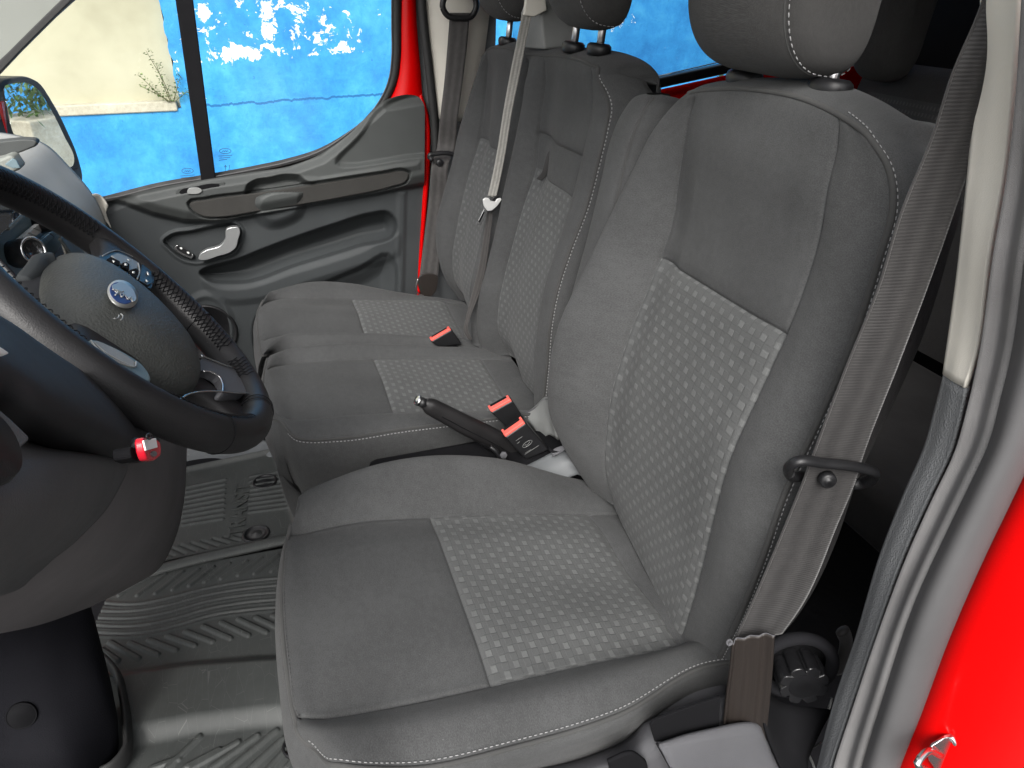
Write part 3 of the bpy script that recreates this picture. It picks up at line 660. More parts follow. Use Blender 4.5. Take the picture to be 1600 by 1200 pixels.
lip = smooth([(318, 437), (345, 447), (375, 448), (460, 423), (560, 392), (622, 368), (622, 394), (560, 418), (480, 444), (400, 470), (350, 470)], 70, True); d = sdf(q, lip); rel += .010*sstep(d, 7)
low = smooth([(500, 446), (560, 420), (610, 400), (616, 410), (618, 470), (600, 560), (420, 600), (400, 500)], 60, True); d = sdf(q, low); rel -= .016*sstep(d, 5)+.03*sstep(d+14, 14)
vl = [(622, 300), (634, 300), (630, 480), (618, 480)]; d = sdf(q, vl); rel += .006*sstep(d, 4)
spk_c = U(338, 505, X=DX); 
spd = np.hypot((q[:, 0]-322)/44, (q[:, 1]-520)/62); rel += .010*sstep((spd-1)*40, 5)-.006*sstep((spd-.86)*40, 3)
# press line
crk_ = np.abs(q[:, 1]-(344-(q[:, 0]-470)*.17)); 
V = np.array([U(a, b, X=DX-r__) for (a, b), r__ in zip(q, rel)])
F = [f[::-1] for f in gridfaces(330, 420)]
isup = sdf(q, upper) < 0
fi = np.array([f[0] for f in F]); mi = np.where(isup[fi], 1, 0)
inn = mk('inner_panel', V, F, None, door, True, mats=[M_DOOR, M_DOORU], midx=mi)
plate('armrest_pad', pad_px, DX-.032, .010, M_PAD, door, bevel=.004, seg=3)
# chrome pull handle
HP = [(355, 354.5), (365, 352), (373, 352.5), (375, 358), (372, 371), (368, 384), (361, 390), (340, 397), (318, 403), (311, 402), (313, 394), (320, 389), (345, 380), (351, 373)]
plate('door_handle', HP, DX-.012, .020, M_HAND, door, bevel=.004, n=70, seg=4)
LK = plate('lock_switch', [(272, 386), (277, 381), (284, 384), (296, 391), (303, 398), (300, 402), (292, 400), (280, 394)], DX+.012, .012, M_CHROME, door, bevel=.002, n=30)
plate('switch_rocker', [(275.5, 386.5), (278, 383.5), (284, 386), (295, 392.5), (300, 398), (298, 400), (292, 398), (281, 392.5)], DX-.0005, .002, M_BLKP, LK, bevel=.0008, n=30)
for cx_, cy_ in ((283, 388), (294, 395)): plate('lock_symbol', [(cx_-2.2, cy_-1.6), (cx_+.5, cy_-1.8), (cx_+2.2, cy_+.2), (cx_+.8, cy_+1.8), (cx_-1.4, cy_+.6)], DX-.0026, .0006, M_WHITE, LK, bevel=0)
# window switch in the shelf
sw = plate('window_switch', [(274, 301), (277, 295), (290, 292), (338, 284), (349, 284), (353, 288), (348, 295), (335, 300), (290, 306), (277, 305)], DX-.040, .005, M_DOORU, door, bevel=.0025, n=50)
plate('switch_recess', [(280, 301), (284, 296), (300, 293), (336, 287), (343, 288), (342, 293), (332, 298), (300, 301), (285, 304)], DX-.0455, .001, M_BLKM, sw, bevel=.0005, n=40)
plate('switch_lever', [(293, 301.5), (294, 295), (303, 292.5), (310, 293), (316, 297), (312, 301), (300, 302.5)], DX-.047, .006, M_SEATPL, sw, bevel=.002, n=30)
# speaker grille behind the wheel
VV, FF = lathe([(0, 0), (.078, 0), (.080, .003), (.086, .004), (.088, 0), (.088, -.01)], U(322, 520, X=DX-.006), (-1, 0, 0), 48); mk('speaker_grille', VV, FF, M_BLKP, door)
# outer skin, frame, glass
P = UX([(-60, 330), (200, 318), (400, 285), (520, 250), (600, 190), (630, 175), (640, 180), (640, 330), (635, 470), (630, 700), (-60, 700)], .99); poly('door_skin', P, (.03, 0, 0), M_REDP, door, bevel=.004)
strip('door_frame', [(622, -300), (624, 60), (622, 110), (612, 150), (600, 170)], [(650, -300), (652, 50), (657, 110), (660, 150), (662, 180)], .882, .02, M_REDP, door)
strip('door_edge', [(655, 150), (660, 170), (663, 250), (659, 330), (653, 430), (650, 520), (650, 650)], [(661, 150), (668, 172), (672, 250), (667, 330), (658, 430), (655, 520), (655, 650)], .872, .02, M_REDP, door)
fa = [(611, -300), (612, 40), (612, 90), (608, 122), (596, 152), (574, 182), (545, 207), (500, 236), (450, 253), (400, 264), (330, 277), (245, 292), (190, 306), (160, 312), (130, 320)]
fb = [(626, -300), (627, 40), (626, 92), (620, 130), (606, 160), (583, 187), (551, 212), (503, 241), (451, 258), (401, 269), (331, 282), (246, 297), (191, 311), (161, 318), (131, 326)]
strip('window_seal', fa, fb, .880, .022, M_RUB, door, n=120)
tube('seal_lip', smooth(UX(fa, .874), 120), .0016, M_SEAL2, door, 6)
P = [(272, -300), (302, -300), (331, 281), (316, 284), (312, 284)]; plate('window_divider', [(232, -300), (264, -300), (338, 284), (316, 288)], .884, .02, M_BLKM, door, bevel=.003)
gl = mk('window_glass', UX([(-260, -300), (640, -300), (640, 330), (-260, 360)], .905), [(0, 1, 2, 3)], M_GLASS, door, False)
# printed marks on the glass: oval, fine lines, arrows
def mark(px0, arrows):
    parts = []
    ov = [U(px0[0]+9*math.cos(t), px0[1]+4*math.sin(t), X=.9035) for t in np.linspace(0, 2*math.pi, 40)]; parts.append(sweep(ov, .0007, 4, cap=False))
    for k in range(3): parts.append(sweep([U(px0[0]-4.5+3*k, px0[1]+1.5, X=.9035), U(px0[0]-3+3*k, px0[1]-1.2, X=.9035), U(px0[0]-1.5+3*k, px0[1]+1.2, X=.9035)], .0007, 4))
    for k, (a, b) in enumerate(((-11, 11), (-10, 8), (-10, 3))):
        parts.append(sweep([U(px0[0]+a, px0[1]+8+3.2*k, X=.9035), U(px0[0]+b, px0[1]+6.4+3.2*k, X=.9035)], .0007, 4))
    if arrows:
        for s_, dx_ in ((1, 0), (-1, 6)):
            x0 = px0[0]+dx_; yc = px0[1]+27
            parts.append(sweep([U(x0, yc+5, X=.9035), U(x0+.6, yc-5, X=.9035)], .0006, 4)); e = yc-5*s_
            parts.append(sweep([U(x0-1.8, e+3*s_, X=.9035), U(x0+.3, e, X=.9035), U(x0+2.2, e+3*s_, X=.9035)], .0007, 4))
        parts.append(sweep([U(px0[0]-5, px0[1]+35, X=.9035), U(px0[0]+12, px0[1]+32, X=.9035)], .0007, 4))
    return merge(parts)
V, F = merge([mark((293, 267), False), mark((352, 236), True)]); mk('glass_print', V, F, M_ETCH, door)

# ------------------------------------------------------------------ WING MIRROR
mir = thing('wing_mirror', (1.1, .55, .75), 'black wing mirror on the passenger side reflecting the street', 'wing mirror')
_mn = np.array([-.34, -.94, .0]); _m0 = U(60, 195, Y=.555)
def MXY(u_, v_, d=0):
    r_ = ray(u_, v_); p0 = _m0-_mn*d; return CAM+r_*((p0-CAM)@_mn)/(r_@_mn)
mo = [(-6, 150), (2, 128), (20, 122), (48, 122), (60, 128), (85, 165), (105, 205), (122, 248), (124, 262), (112, 266), (98, 272), (60, 240), (20, 220), (-6, 215)]
mi_ = [(8, 134), (18, 131), (46, 131), (55, 136), (80, 172), (100, 212), (116, 250), (115, 257), (104, 262), (60, 236), (24, 214), (12, 170)]
mp_ = [(-10, 150), (0, 126), (22, 121), (50, 121), (62, 128), (88, 165), (108, 205), (125, 248), (131, 283), (126, 293), (112, 278), (104, 262), (60, 250), (20, 230), (-10, 222)]
poly('mirror_shell', [MXY(a, b, .006) for a, b in mp_], (0.05, .10, 0), M_BLKP, mir, bevel=.012, n=70, seg=3)
poly('mirror_bezel', [MXY(a, b, .0) for a, b in mo], (0.003, .02, 0), M_RUB, mir, bevel=.003, n=70)
mg = [MXY(a, b, -.002) for a, b in mi_]; poly('mirror_glass', mg, (0, .001, 0), M_MIRR, mir, bevel=0, n=60)
mir.matrix_world  # stays on the door
P = [MXY(a, b, .02) for a, b in [(-10, 165), (6, 168), (12, 212), (-10, 214)]]; poly('mirror_arm', P, (-.12, .03, -.03), M_BLKP, mir, bevel=.006)
P = UX([(-40, 158), (2, 160), (12, 213), (-40, 216)], .93); poly('front_wing', P, (.03, 0, 0), M_REDP, van, bevel=.003)
# ------------------------------------------------------------------ SEATS
def along(px, x, vals, ax):
    """pixel polyline at depth(s) x -> 3-D polyline -> points at the given values of axis ax (1: y, 2: z)"""
    px = np.asarray(px, float); x = np.broadcast_to(np.asarray(x, float), (len(px),)) if np.ndim(x) == 0 else np.asarray(x, float)
    P = np.array([U(a, b, X=c) for (a, b), c in zip(px, x)])
    o = np.argsort(P[:, ax]); P = P[o]; k = [0]
    for i in range(1, len(P)):
        if P[i, ax] > P[k[-1], ax]+.004: k.append(i)
    P = P[k]; out_ = []
    for v in vals:
        if v <= P[0, ax]: d = (P[1]-P[0])/(P[1, ax]-P[0, ax]); q = P[0]+d*(v-P[0, ax])
        elif v >= P[-1, ax]: d = (P[-1]-P[-2])/(P[-1, ax]-P[-2, ax]); q = P[-1]+d*(v-P[-1, ax])
        else: q = herm(P, P[:, ax], np.array([v]))[0]
        out_.append(q)
    return np.array(out_)
def mid(a, b, t, dz=0, dy=0):
    q = a*(1-t)+b*t; q = q.copy(); q[:, 2] += dz; q[:, 1] += dy; return q
def off(a, x=0, y=0, z=0): return a+np.array([x, y, z])
def setx(a, x): a = a.copy(); a[:, 0] = x; return a

seat = thing('driver_seat', (-.478, -.3, 0.0), 'large dark grey cloth driver seat with light checked inserts, nearest the open door', 'car seat')

# ---- driver cushion
Y = [.03, -.055, -.178, -.32, -.471, -.56]
c3 = along([(450, 836), (547, 815), (673, 806), (802, 800), (921, 801), (960, 802)], [-.305, -.305, -.303, -.305, -.31, -.31], Y, 1)
c5 = along([(462, 1121), (530, 1114), (632, 1095), (768, 1066), (845, 1055), (930, 1029), (1015, 1012), (1060, 1000), (1100, 983)], [-.655, -.655, -.655, -.655, -.65, -.643, -.635, -.632, -.63], Y, 1)
c2 = along([(505, 759), (569, 730), (632, 717), (696, 711), (751, 711), (781, 719), (802, 734), (845, 745), (887, 746), (913, 751)], [-.235, -.22, -.215, -.212, -.212, -.212, -.212, -.212, -.212, -.212], Y, 1)
c7 = along([(526, 1193), (666, 1200), (785, 1172), (879, 1150), (964, 1119), (989, 1095), (1006, 1065), (1036, 1048), (1100, 1042)], [-.735, -.745, -.748, -.748, -.74, -.728, -.715, -.705, -.70], Y, 1)
c7[-1] = c7[-2]+np.array([0, -.09, -.02])
c4 = mid(c3, c5, .5); c4[:, 2] += np.array([.004, .006, .004, -.004, -.006, -.004])
c35 = mid(c3, c5, .2); c35[:, 2] += .002; c45 = mid(c3, c5, .8); c45[:, 2] += .002
c6 = mid(c5, c7, .55); c6[:, 2] += np.array([.012, .016, .019, .02, .016, .008])
c8 = off(c7, -.004, 0, -.03); c9 = off(c7, .012, 0, -.075); c95 = off(c7, .035, 0, -.15)
c1 = off(c2, .022, 0, -.05); c0 = off(c2, .012, 0, -.16)
c25 = mid(c2, c3, .5); c25[:, 2] += .008
cols = [c0, c1, c2, c25, c3, c35, c4, c45, c5, c6, c7, c8, c9, c95]
G = np.array(cols).transpose(1, 0, 2)
# front edge row and front face
E = [U(468, 792, Z=.445), U(457, 815, Z=.436), U(448, 838, Z=.430), U(442, 880, Z=.43), U(439, 960, Z=.428), U(448, 1055, Z=.428), U(459, 1122, Z=.424), U(470, 1152, Z=.418), U(490, 1178, Z=.396)]
E = [E[0]+[.03, -.01, -.14], E[0]+[.02, -.004, -.05]]+E+[E[-1]+[-.003, .002, -.03], E[-1]+[.01, .002, -.07], E[-1]+[.03, .0, -.14]]
E = np.array(E); r1_ = E.copy(); r1_[:, 1] += .012; r1_[:, 2] -= .028; r0_ = E.copy(); r0_[:, 1] += .004; r0_[:, 2] -= .11
r0_[:, 1] = np.minimum(r0_[:, 1], r0_[:, 1]); G = np.concatenate([r0_[None], r1_[None], E[None], G])
cush = Net(G); CR = 2    # rows: 0,1 face, 2 edge, 3..8 top
for cI in (4, 8): cush.seam('c', cI, 2.1, 8, .004, .0026, .004, .016)
cush.seam('r', 5, 4, 8, .0028, .0024, .002, .01); cush.seam('r', 7, 4, 8, .0028, .0024, .004, .012)
cush.seam('r', 2, 3.6, 8.4, .002, .003, 0, .01)
def wrk(a, b, s):
    lam = np.exp(-((b-s.cp(10.4))/.03)**2); long_ = .0030*np.sin((b-s.cp(9))/.0085+5*a)*lam*np.exp(-((a-s.rp(5.7))/.16)**2)
    return long_+.0012*np.sin(a*9+b*7)*np.cos(b*16-a*5)
cm = cush.build('cushion', M_FAB, seat, ds=.006, bump=wrk, panels=[('cushion_insert', 5, 7, 4, 8, M_CHK)])
pth = cush.path([(2.0, 3.2), (2.0, 4), (2, 5), (2, 6), (2, 7), (2, 8), (2, 9), (2.15, 9.7), (2.6, 10), (3.2, 10), (4, 10), (5, 10), (6, 10), (7, 10), (7.6, 10), (8, 10)], .0, 260)
tube('piping', pth, .0032, M_PIPE, seat, 8)
pth2 = cush.path([(2.25, 9.3), (2.6, 9.75), (3.2, 9.82), (4, 9.82), (5, 9.82), (6, 9.82), (7, 9.82), (7.6, 9.82), (8, 9.82)], .0012, 260)
stitches('stitching', pth2, M_STITCH, seat)
p3_ = cush.path([(2.16, 4), (2.16, 5), (2.16, 6), (2.16, 7), (2.16, 8), (2.3, 9)], .0005, 200); stitches('stitching', p3_, M_PIPE, seat, rad=.0006)

# ---- driver backrest
Z = [.345, .42, .50, .58, .67, .77, .86, .94, 1.0, 1.035]
FS = along([(908, 742), (888, 710), (876, 696), (858, 641), (861, 556), (871, 512), (893, 462), (929, 388), (1000, 247), (1037, 182), (1066, 152)], [-.235, -.225, -.215, -.205, -.2, -.2, -.202, -.21, -.235, -.258, -.285], Z, 2)
FC = along([(985, 850), (972, 819), (947, 772), (942, 707), (945, 655), (956, 600), (978, 528), (1003, 462), (1033, 402), (1056, 292), (1072, 190), (1082, 150)], [-.315, -.312, -.31, -.308, -.306, -.304, -.3, -.297, -.295, -.295, -.30, -.305], Z, 2)
NC = along([(1070, 965), (1080, 930), (1110, 800), (1135, 710), (1157, 655), (1176, 622), (1201, 567), (1226, 515), (1250, 457), (1277, 356), (1285, 300), (1300, 240), (1326, 191)], [-.624, -.628, -.640, -.644, -.643, -.642, -.641, -.640, -.638, -.632, -.628, -.618, -.607], Z, 2)
PI_ = along([(1136, 1003), (1150, 975), (1165, 941), (1201, 845), (1231, 757), (1253, 711), (1289, 636), (1325, 554), (1363, 436), (1390, 360), (1397, 319), (1394, 281), (1382, 244)], [-.70, -.71, -.72, -.728, -.73, -.73, -.728, -.725, -.72, -.71, -.703, -.693, -.675], Z, 2)
wy = np.array([0, .010, .014, .014, .012, .010, .006, .003, .0, 0])
mids = []
for t in (.2, .5, .8):
    q = mid(FC, NC, t); q[:, 1] += -np.sin(math.pi*t)*np.array([0, .006, .008, .008, .006, .002, -.004, -.006, -.006, -.004]); mids.append(q)
FB = mid(FS, FC, .5); FB[:, 1] += np.array([.0, .006, .01, .01, .01, .008, .006, .004, 0, 0])
NBc = mid(NC, PI_, .55); NBc[:, 1] += np.array([.004, .009, .011, .012, .011, .009, .008, .007, .005, .003])
dpt = np.array([.10, .12, .125, .125, .12, .115, .11, .105, .10, .09])
SD1 = PI_.copy(); SD1[:, 0] -= .012; SD1[:, 1] -= .3*dpt
SD2 = PI_.copy(); SD2[:, 0] -= .002; SD2[:, 1] -= .85*dpt
SD3 = PI_.copy(); SD3[:, 0] += .05; SD3[:, 1] -= 1.15*dpt
FD1 = FS.copy(); FD1[:, 0] += .012; FD1[:, 1] -= .035; FD2 = FS.copy(); FD2[:, 1] -= .11; FD3 = FS.copy(); FD3[:, 0] -= .05; FD3[:, 1] -= .14
bk = [FD3, FD2, FD1, FS, FB, FC]+mids+[NC, NBc, PI_, SD1, SD2, SD3]
dzN = U(1226, 520, X=-.640)[2]-U(1033, 402, X=-.295)[2]
def shiftz(c_, k):
    z0 = c_[:, 2].copy(); zc = U(1033, 402, X=-.295)[2]; zn = z0+k*dzN*np.exp(-((z0-zc)/.14)**2)
    return np.stack([np.interp(zn, c_[:, 2], c_[:, 0]), np.interp(zn, c_[:, 2], c_[:, 1]), zn], 1)
bk = [shiftz(c_, k_) for c_, k_ in zip(bk, [0, 0, 0, 0, 0, 0, .2, .5, .8, 1, .8, .6, .4, .2, 0])]
G = np.array(bk).transpose(1, 0, 2)            # rows bottom->top
# top piping row then over the top
TP = [(1076, 146, -.296), (1082, 144, -.304), (1090, 142, -.315), (1126, 139, -.368), (1187, 141, -.457), (1262, 157, -.548), (1312, 180, -.603), (1332, 192, -.624), (1358, 208, -.651)]
tp = np.array([U(a, b, X=c) for a, b, c in TP])
tp = np.vstack([tp[0]+[-.02, -.10, -.015], tp[0]+[.0, -.075, -.012], tp[0]+[.004, -.03, -.006], tp, tp[-1]+[-.012, -.035, -.004], tp[-1]+[-.006, -.08, -.02], tp[-1]+[.03, -.105, -.03]])
yb = tp[:, 1]; cx = tp[:, 0]
t1 = tp.copy(); t1[:, 1] -= .035; t1[:, 2] += .012; t1[:, 0] = -.46+(t1[:, 0]+.46)*.985
t2 = tp.copy(); t2[:, 1] = np.minimum(tp[:, 1], -.60)*.0 + (-.665); t2[:, 2] += .004; t2[:, 0] = -.465+(t2[:, 0]+.465)*.93
t3 = t2.copy(); t3[:, 1] -= .02; t3[:, 2] -= .05
t4 = t3.copy(); t4[:, 2] -= .5; t4[:, 1] += .05; t4[:, 0] = -.465+(t4[:, 0]+.465)*1.1
for tt in (t1, t2, t3, t4):
    for j in (0, 1, 2): tt[j, 1] = min(tt[j, 1], tt[3, 1]-.002*(3-j)); tt[j, 0] = tt[3, 0]-.0*j; 
    for j in (-1, -2, -3): tt[j, 1] = min(tt[j, 1], tt[-4, 1]-.001)
G = np.concatenate([G, tp[None], t1[None], t2[None], t3[None], t4[None]])
back = Net(G)
back.seam('c', 5, 0, 9.6, .0035, .0024, .004, .014); back.seam('c', 9, 0, 9.8, .0035, .0024, .004, .014)
ZI = float(np.interp(.835, Z, range(len(Z))))
# insert top edge: panel corners at z of (1033,402)
zt = U(1033, 402, X=-.295)[2]; ZI = float(np.interp(zt, Z, range(len(Z))))
back.seam('r', ZI, 5, 9, .003, .0024, .004, .012)
back.build('backrest', M_FAB, seat, ds=.007, panels=[('backrest_insert', 0, ZI, 5, 9, M_CHK), ('side_cover', 0, 8.4, 11.55, 14, M_SIDE)], bump=lambda a, b, s: .0012*np.sin(a*11+b*4)*np.cos(b*13-a*3))
pp = [(0, 11), (1, 11), (2, 11), (3, 11), (4, 11), (5, 11), (6, 11), (7, 11), (8, 11), (9, 10.98), (9.6, 10.9), (9.93, 10.6), (10, 10), (10, 9), (10, 8), (10, 7), (10, 6), (10, 5), (10, 4), (10, 3)]
pp = [(k, 11) for k in range(11)]+[(10, 10), (10, 9), (10, 8), (10, 7), (10, 6), (10, 5), (10, 4), (10, 3)]
P_ = back.path3(pp, .0, 12, 12); tube('piping', P_, .0034, M_PIPE, seat, 8)
pp2 = [(k, 11.13) for k in range(10)]+[(9.9, 11.13), (10.2, 10.9), (10.2, 10), (10.2, 9.2)]
stitches('stitching', back.path3(pp2, .0016, 12, 10), M_STITCH, seat)

# ---- headrests
def headrest(parent, c, half, tilt=.12, mat=M_FABH, sx=3.2, side=-1, st=True, name='headrest', stx=.62, yaw=0.0):
    """padded headrest: superquadric, its near side panel outlined with stitching"""
    n, m = 64, 96; th = np.linspace(-math.pi/2, math.pi/2, n); ph = np.linspace(0, 2*math.pi, m, endpoint=False)
    sp = lambda v, e: np.sign(v)*np.abs(v)**(2/e)
    def shape(a, b):
        x = sp(np.sin(a), sx)*half[0]; rr = sp(np.cos(a), sx)
        y = rr*sp(np.cos(b), 2.7)*half[1]; z = rr*sp(np.sin(b), 3.0)*half[2]
        y = y+ .018*(1-(x/half[0])**2) - .02*(z/half[2])**2*1.0; 
        z = z - .010*(1-(x/half[0])**2)*(z < 0)
        y, z = y*math.cos(tilt)-z*math.sin(tilt), y*math.sin(tilt)+z*math.cos(tilt)
        x, y = x*math.cos(yaw)-y*math.sin(yaw), x*math.sin(yaw)+y*math.cos(yaw)
        return np.stack([x+c[0], y+c[1], z+c[2]], -1)
    G = shape(th[:, None]+0*ph[None, :], ph[None, :]+0*th[:, None])
    F = gridfaces(n, m, closed_c=True); F = [f[::-1] for f in F]
    uv = np.stack([np.broadcast_to(th[:, None]*half[0]*1.6, (n, m)), np.broadcast_to(ph[None, :]*.09, (n, m))], -1).reshape(-1, 2)
    o = mk(name, G.reshape(-1, 3), F, mat, parent, True, uv)
    if st:
        a0 = side*math.asin(stx**(sx/2)); b = np.linspace(0, 2*math.pi, 240)
        L = shape(np.full(240, a0), b); cen = L.mean(0); L = cen+(L-cen)*1.006
        tube('headrest_seam', L+np.array([-side*.004, 0, 0]), .0018, M_PIPE, o, 6, cap=False)
        stitches('headrest_stitching', L+np.array([side*.003, 0, 0]), M_STITCH, o, .0050, .0085, .0007)
    return o
hd = headrest(seat, (-.435, -.615, 1.209), (.124, .058, .106), sx=7.5, stx=.83, yaw=0)
def post(parent, x, y, z0, z1, lean=.02, guide=True, r=.0065):
    tube('headrest_post', [(x, y, z0), (x, y-lean*.5, (z0+z1)/2), (x, y-lean, z1)], r, M_STEEL, parent, 14)
    if guide:
        V, F = lathe([(.0, -.012), (.021, -.012), (.024, -.006), (.025, 0), (.024, .006), (.019, .010), (.0, .011)], (x, y, z0+.012), (0, -.12, 1), 36, up=(0, 1, 0), wob=lambda t, h: 1+.10*math.cos(2*t))
        mk('post_guide', V, F, M_BLKP, parent)
ga = U(1163, 122, Y=-.63); gb = U(1297, 137, Y=-.628)
for g in (ga, gb): post(seat, g[0], g[1], g[2]-.012, g[2]+.035, .004)

# ---- folded armrest on the seat's inner side
aL = along([(868, 560), (881, 505), (900, 440), (920, 367), (947, 255), (958, 210), (973, 176)], -.115, [.60, .70, .80, .90, .96, 1.0], 2)
aS = along([(915, 500), (935, 420), (957, 335), (975, 260), (997, 190), (1006, 174)], -.185, [.60, .70, .80, .90, .96, 1.0], 2)
aB = aS.copy(); aB[:, 0] -= .006; aB[:, 1] -= .075
aL2 = aL.copy(); aL2[:, 1] -= .085; aL2[:, 0] += .004
aM = mid(aL, aS, .5); aM[:, 1] += .010
aLm = mid(aL, aL2, .3); aLm[:, 0] += .006; aSm = mid(aS, aB, .4); aSm[:, 0] -= .012
G = np.array([aL2, aLm, aL, aM, aS, aSm, aB]).transpose(1, 0, 2)
tpa = G[-1].copy(); tpc = tpa.mean(0); tpa = tpc+(tpa-tpc)*np.array([.8, .8, 1])+np.array([0, -.012, .028]); tpb = tpc+(tpa-tpc)*np.array([.3, .3, 1])+[0, -.004, .008]
G = np.concatenate([G, tpa[None], tpb[None]])
arm = Net(G); arm.seam('c', 4, 0, 6.5, .0025, .0022, .002, .01)
arm.build('folded_armrest', M_FAB, seat, ds=.008)
tube('piping', arm.path([(0, 4), (1, 4), (2, 4), (3, 4), (4, 4), (5, 4), (6, 4.1), (6.6, 4.4)], 0, 100), .0022, M_PIPE, seat, 6)

# ------------------------------------------------------------------ double passenger seat
dbl = thing('double_passenger_seat', (.38, -.3, 0.0), 'dark grey cloth two-person bench seat with checked inserts, beyond the handbrake', 'car seat')
Y = [.02, -.06, -.180, -.31, -.448, -.53]
o2 = along([(426, 456), (449, 446), (497, 440), (546, 442), (595, 451), (627, 459), (647, 464), (686, 469)], [.77, .775, .78, .78, .78, .775, .77, .765], Y, 1)
o3 = along([(418, 468), (442, 464), (490, 464.5), (550, 465.5), (620, 466.5), (688, 468), (712, 472)], .715, Y, 1)
o5 = along([(425, 524), (450, 521), (497, 520), (575, 520.5), (650, 524), (722, 529), (745, 533)], .47, Y, 1)
gp = along([(425, 551), (449, 544), (497, 537), (562, 535), (640, 538), (676, 542), (725, 544)], .40, Y, 1)
m3 = along([(423, 571), (465, 565), (520, 561), (588, 559), (670, 558), (751, 558), (780, 559)], .327, Y, 1)
m5 = along([(441, 664), (458, 654), (530, 647), (627, 643), (700, 642), (761, 641), (816, 640)], .056, Y, 1)
mp = along([(442, 677), (475, 687), (530, 685), (595, 675), (692, 664), (760, 655), (820, 648)], [-.03, -.035, -.04, -.042, -.042, -.04, -.04], Y, 1)
o1 = off(o2, .012, 0, -.05); o0 = off(o2, 0, 0, -.16); o25 = mid(o2, o3, .55); o25[:, 2] += .006
def cen(a, b): q = mid(a, b, .5); q[:, 2] += np.array([.008, .009, .006, 0, -.004, 0]); return q
o4 = cen(o3, o5); m4 = cen(m3, m5)
o6 = mid(o5, gp, .55); o6[:, 2] += .010; m2 = mid(m3, gp, .5); m2[:, 2] += .014
gp[:, 2] -= .012
m6 = mid(m5, mp, .5); m6[:, 2] += np.array([.012, .014, .012, .008, .004, .0])
m8 = off(mp, -.006, 0, -.03); m9 = off(mp, -.004, 0, -.08); m10 = off(mp, .012, 0, -.15); m11 = off(mp, .05, 0, -.20)
cols = [o0, o1, o2, o25, o3, o4, o5, o6, gp, m2, m3, m4, m5, m6, mp, m8, m9, m10, m11]
G = np.array(cols).transpose(1, 0, 2)
# front edge
Ez = .432
E = [U(418, 462, Z=.44), U(411, 470, Z=.44), U(405, 482, Z=Ez), U(403, 505, Z=Ez), U(405, 535, Z=Ez), U(410, 556, Z=Ez), U(418, 556, Z=.415), U(416, 566, Z=Ez), U(413, 580, Z=Ez), U(412, 610, Z=Ez), U(421, 644, Z=Ez), U(427, 656, Z=Ez), U(436, 668, Z=.425)]
E = np.array([E[0]+[.02, -.01, -.16], E[0]+[.012, -.005, -.05]]+E+[E[-1]+[-.006, 0, -.03], E[-1]+[-.002, -.002, -.08], E[-1]+[.016, -.01, -.15], E[-1]+[.05, -.02, -.2]])
r1_ = E+np.array([0, .014, -.03]); r0_ = E+np.array([0, .006, -.12]); rz = E+np.array([0, -.03, -.19])
G = np.concatenate([rz[None], r0_[None], r1_[None], E[None], G])
dc = Net(G)    # rows 0..2 face, 3 edge, 4..9
for cI in (4, 6, 10, 12): dc.seam('c', cI, 3.2, 9, .0035, .003, .004, .014)
dc.seam('c', 8, 2, 9, .010, .005, .006, .012)
for a, b in ((4, 6), (10, 12)): dc.seam('r', 6, a, b, .0028, .003, .002, .01); dc.seam('r', 8, a, b, .0028, .003, .004, .012)
dc.build('cushion', M_FAB, dbl, ds=.008, panels=[('cushion_insert', 6, 8, 4, 6, M_CHK), ('cushion_insert', 6, 8, 10, 12, M_CHK)], bump=lambda a, b, s: .0012*np.sin(a*10+b*6)*np.cos(b*12-a*4))
tube('piping', dc.path([(3, 3), (3, 4), (3, 5), (3, 6), (3, 7), (3.1, 8)], 0, 120), .003, M_PIPE, dbl, 8)
pm = [(3, 8.6), (3, 9), (3, 10), (3, 11), (3, 12), (3.1, 13), (3.6, 13.9), (4, 14), (5, 14), (6, 14), (7, 14), (8, 14), (9, 14)]
tube('piping', dc.path(pm, 0, 240), .003, M_PIPE, dbl, 8)
stitches('stitching', dc.path([(3.6, 14.12), (4, 14.2), (5, 14.2), (6, 14.2), (7, 14.2), (8, 14.2)], .001, 200), M_STITCH, dbl, rad=.0009)

# ---- double backrest
Z = [.35, .42, .50, .58, .66, .74, .82, .90, .96, 1.0]
a3 = along([(733, 475), (712, 448), (706, 435), (704, 400), (712, 350), (727, 280), (747, 217), (755, 162), (761, 95)], .70, Z, 2)
a2 = along([(712, 455), (702, 440), (687, 405), (681, 367), (686, 322), (700, 280), (709, 234), (736, 143), (756, 92)], [.77, .77, .772, .775, .775, .77, .768, .75, .72], Z, 2)
a5 = along([(742, 500), (737, 465), (748, 395), (768, 305), (790, 232), (800, 150), (808, 90)], .455, Z, 2)
v7 = along([(742, 510), (742, 475), (760, 405), (775, 342), (780, 300), (786, 264), (802, 206), (820, 130), (823, 91)], .40, Z, 2)
b3 = along([(850, 600), (790, 550), (777, 524), (776, 477), (795, 392), (815, 322), (835, 262), (839, 209), (850, 122), (854, 93)], .325, Z, 2)
b5 = along([(840, 620), (835, 560), (845, 475), (857, 417), (875, 365), (897, 290), (909, 242), (920, 193), (927, 146), (932, 108)], .055, Z, 2)
bp = along([(850, 620), (855, 566), (857, 534), (865, 475), (890, 392), (922, 305), (935, 250), (942, 220), (950, 182), (951, 138), (944, 120)], [-.02, -.02, -.02, -.02, -.02, -.02, -.02, -.02, -.018, -.01, .0], Z, 2)
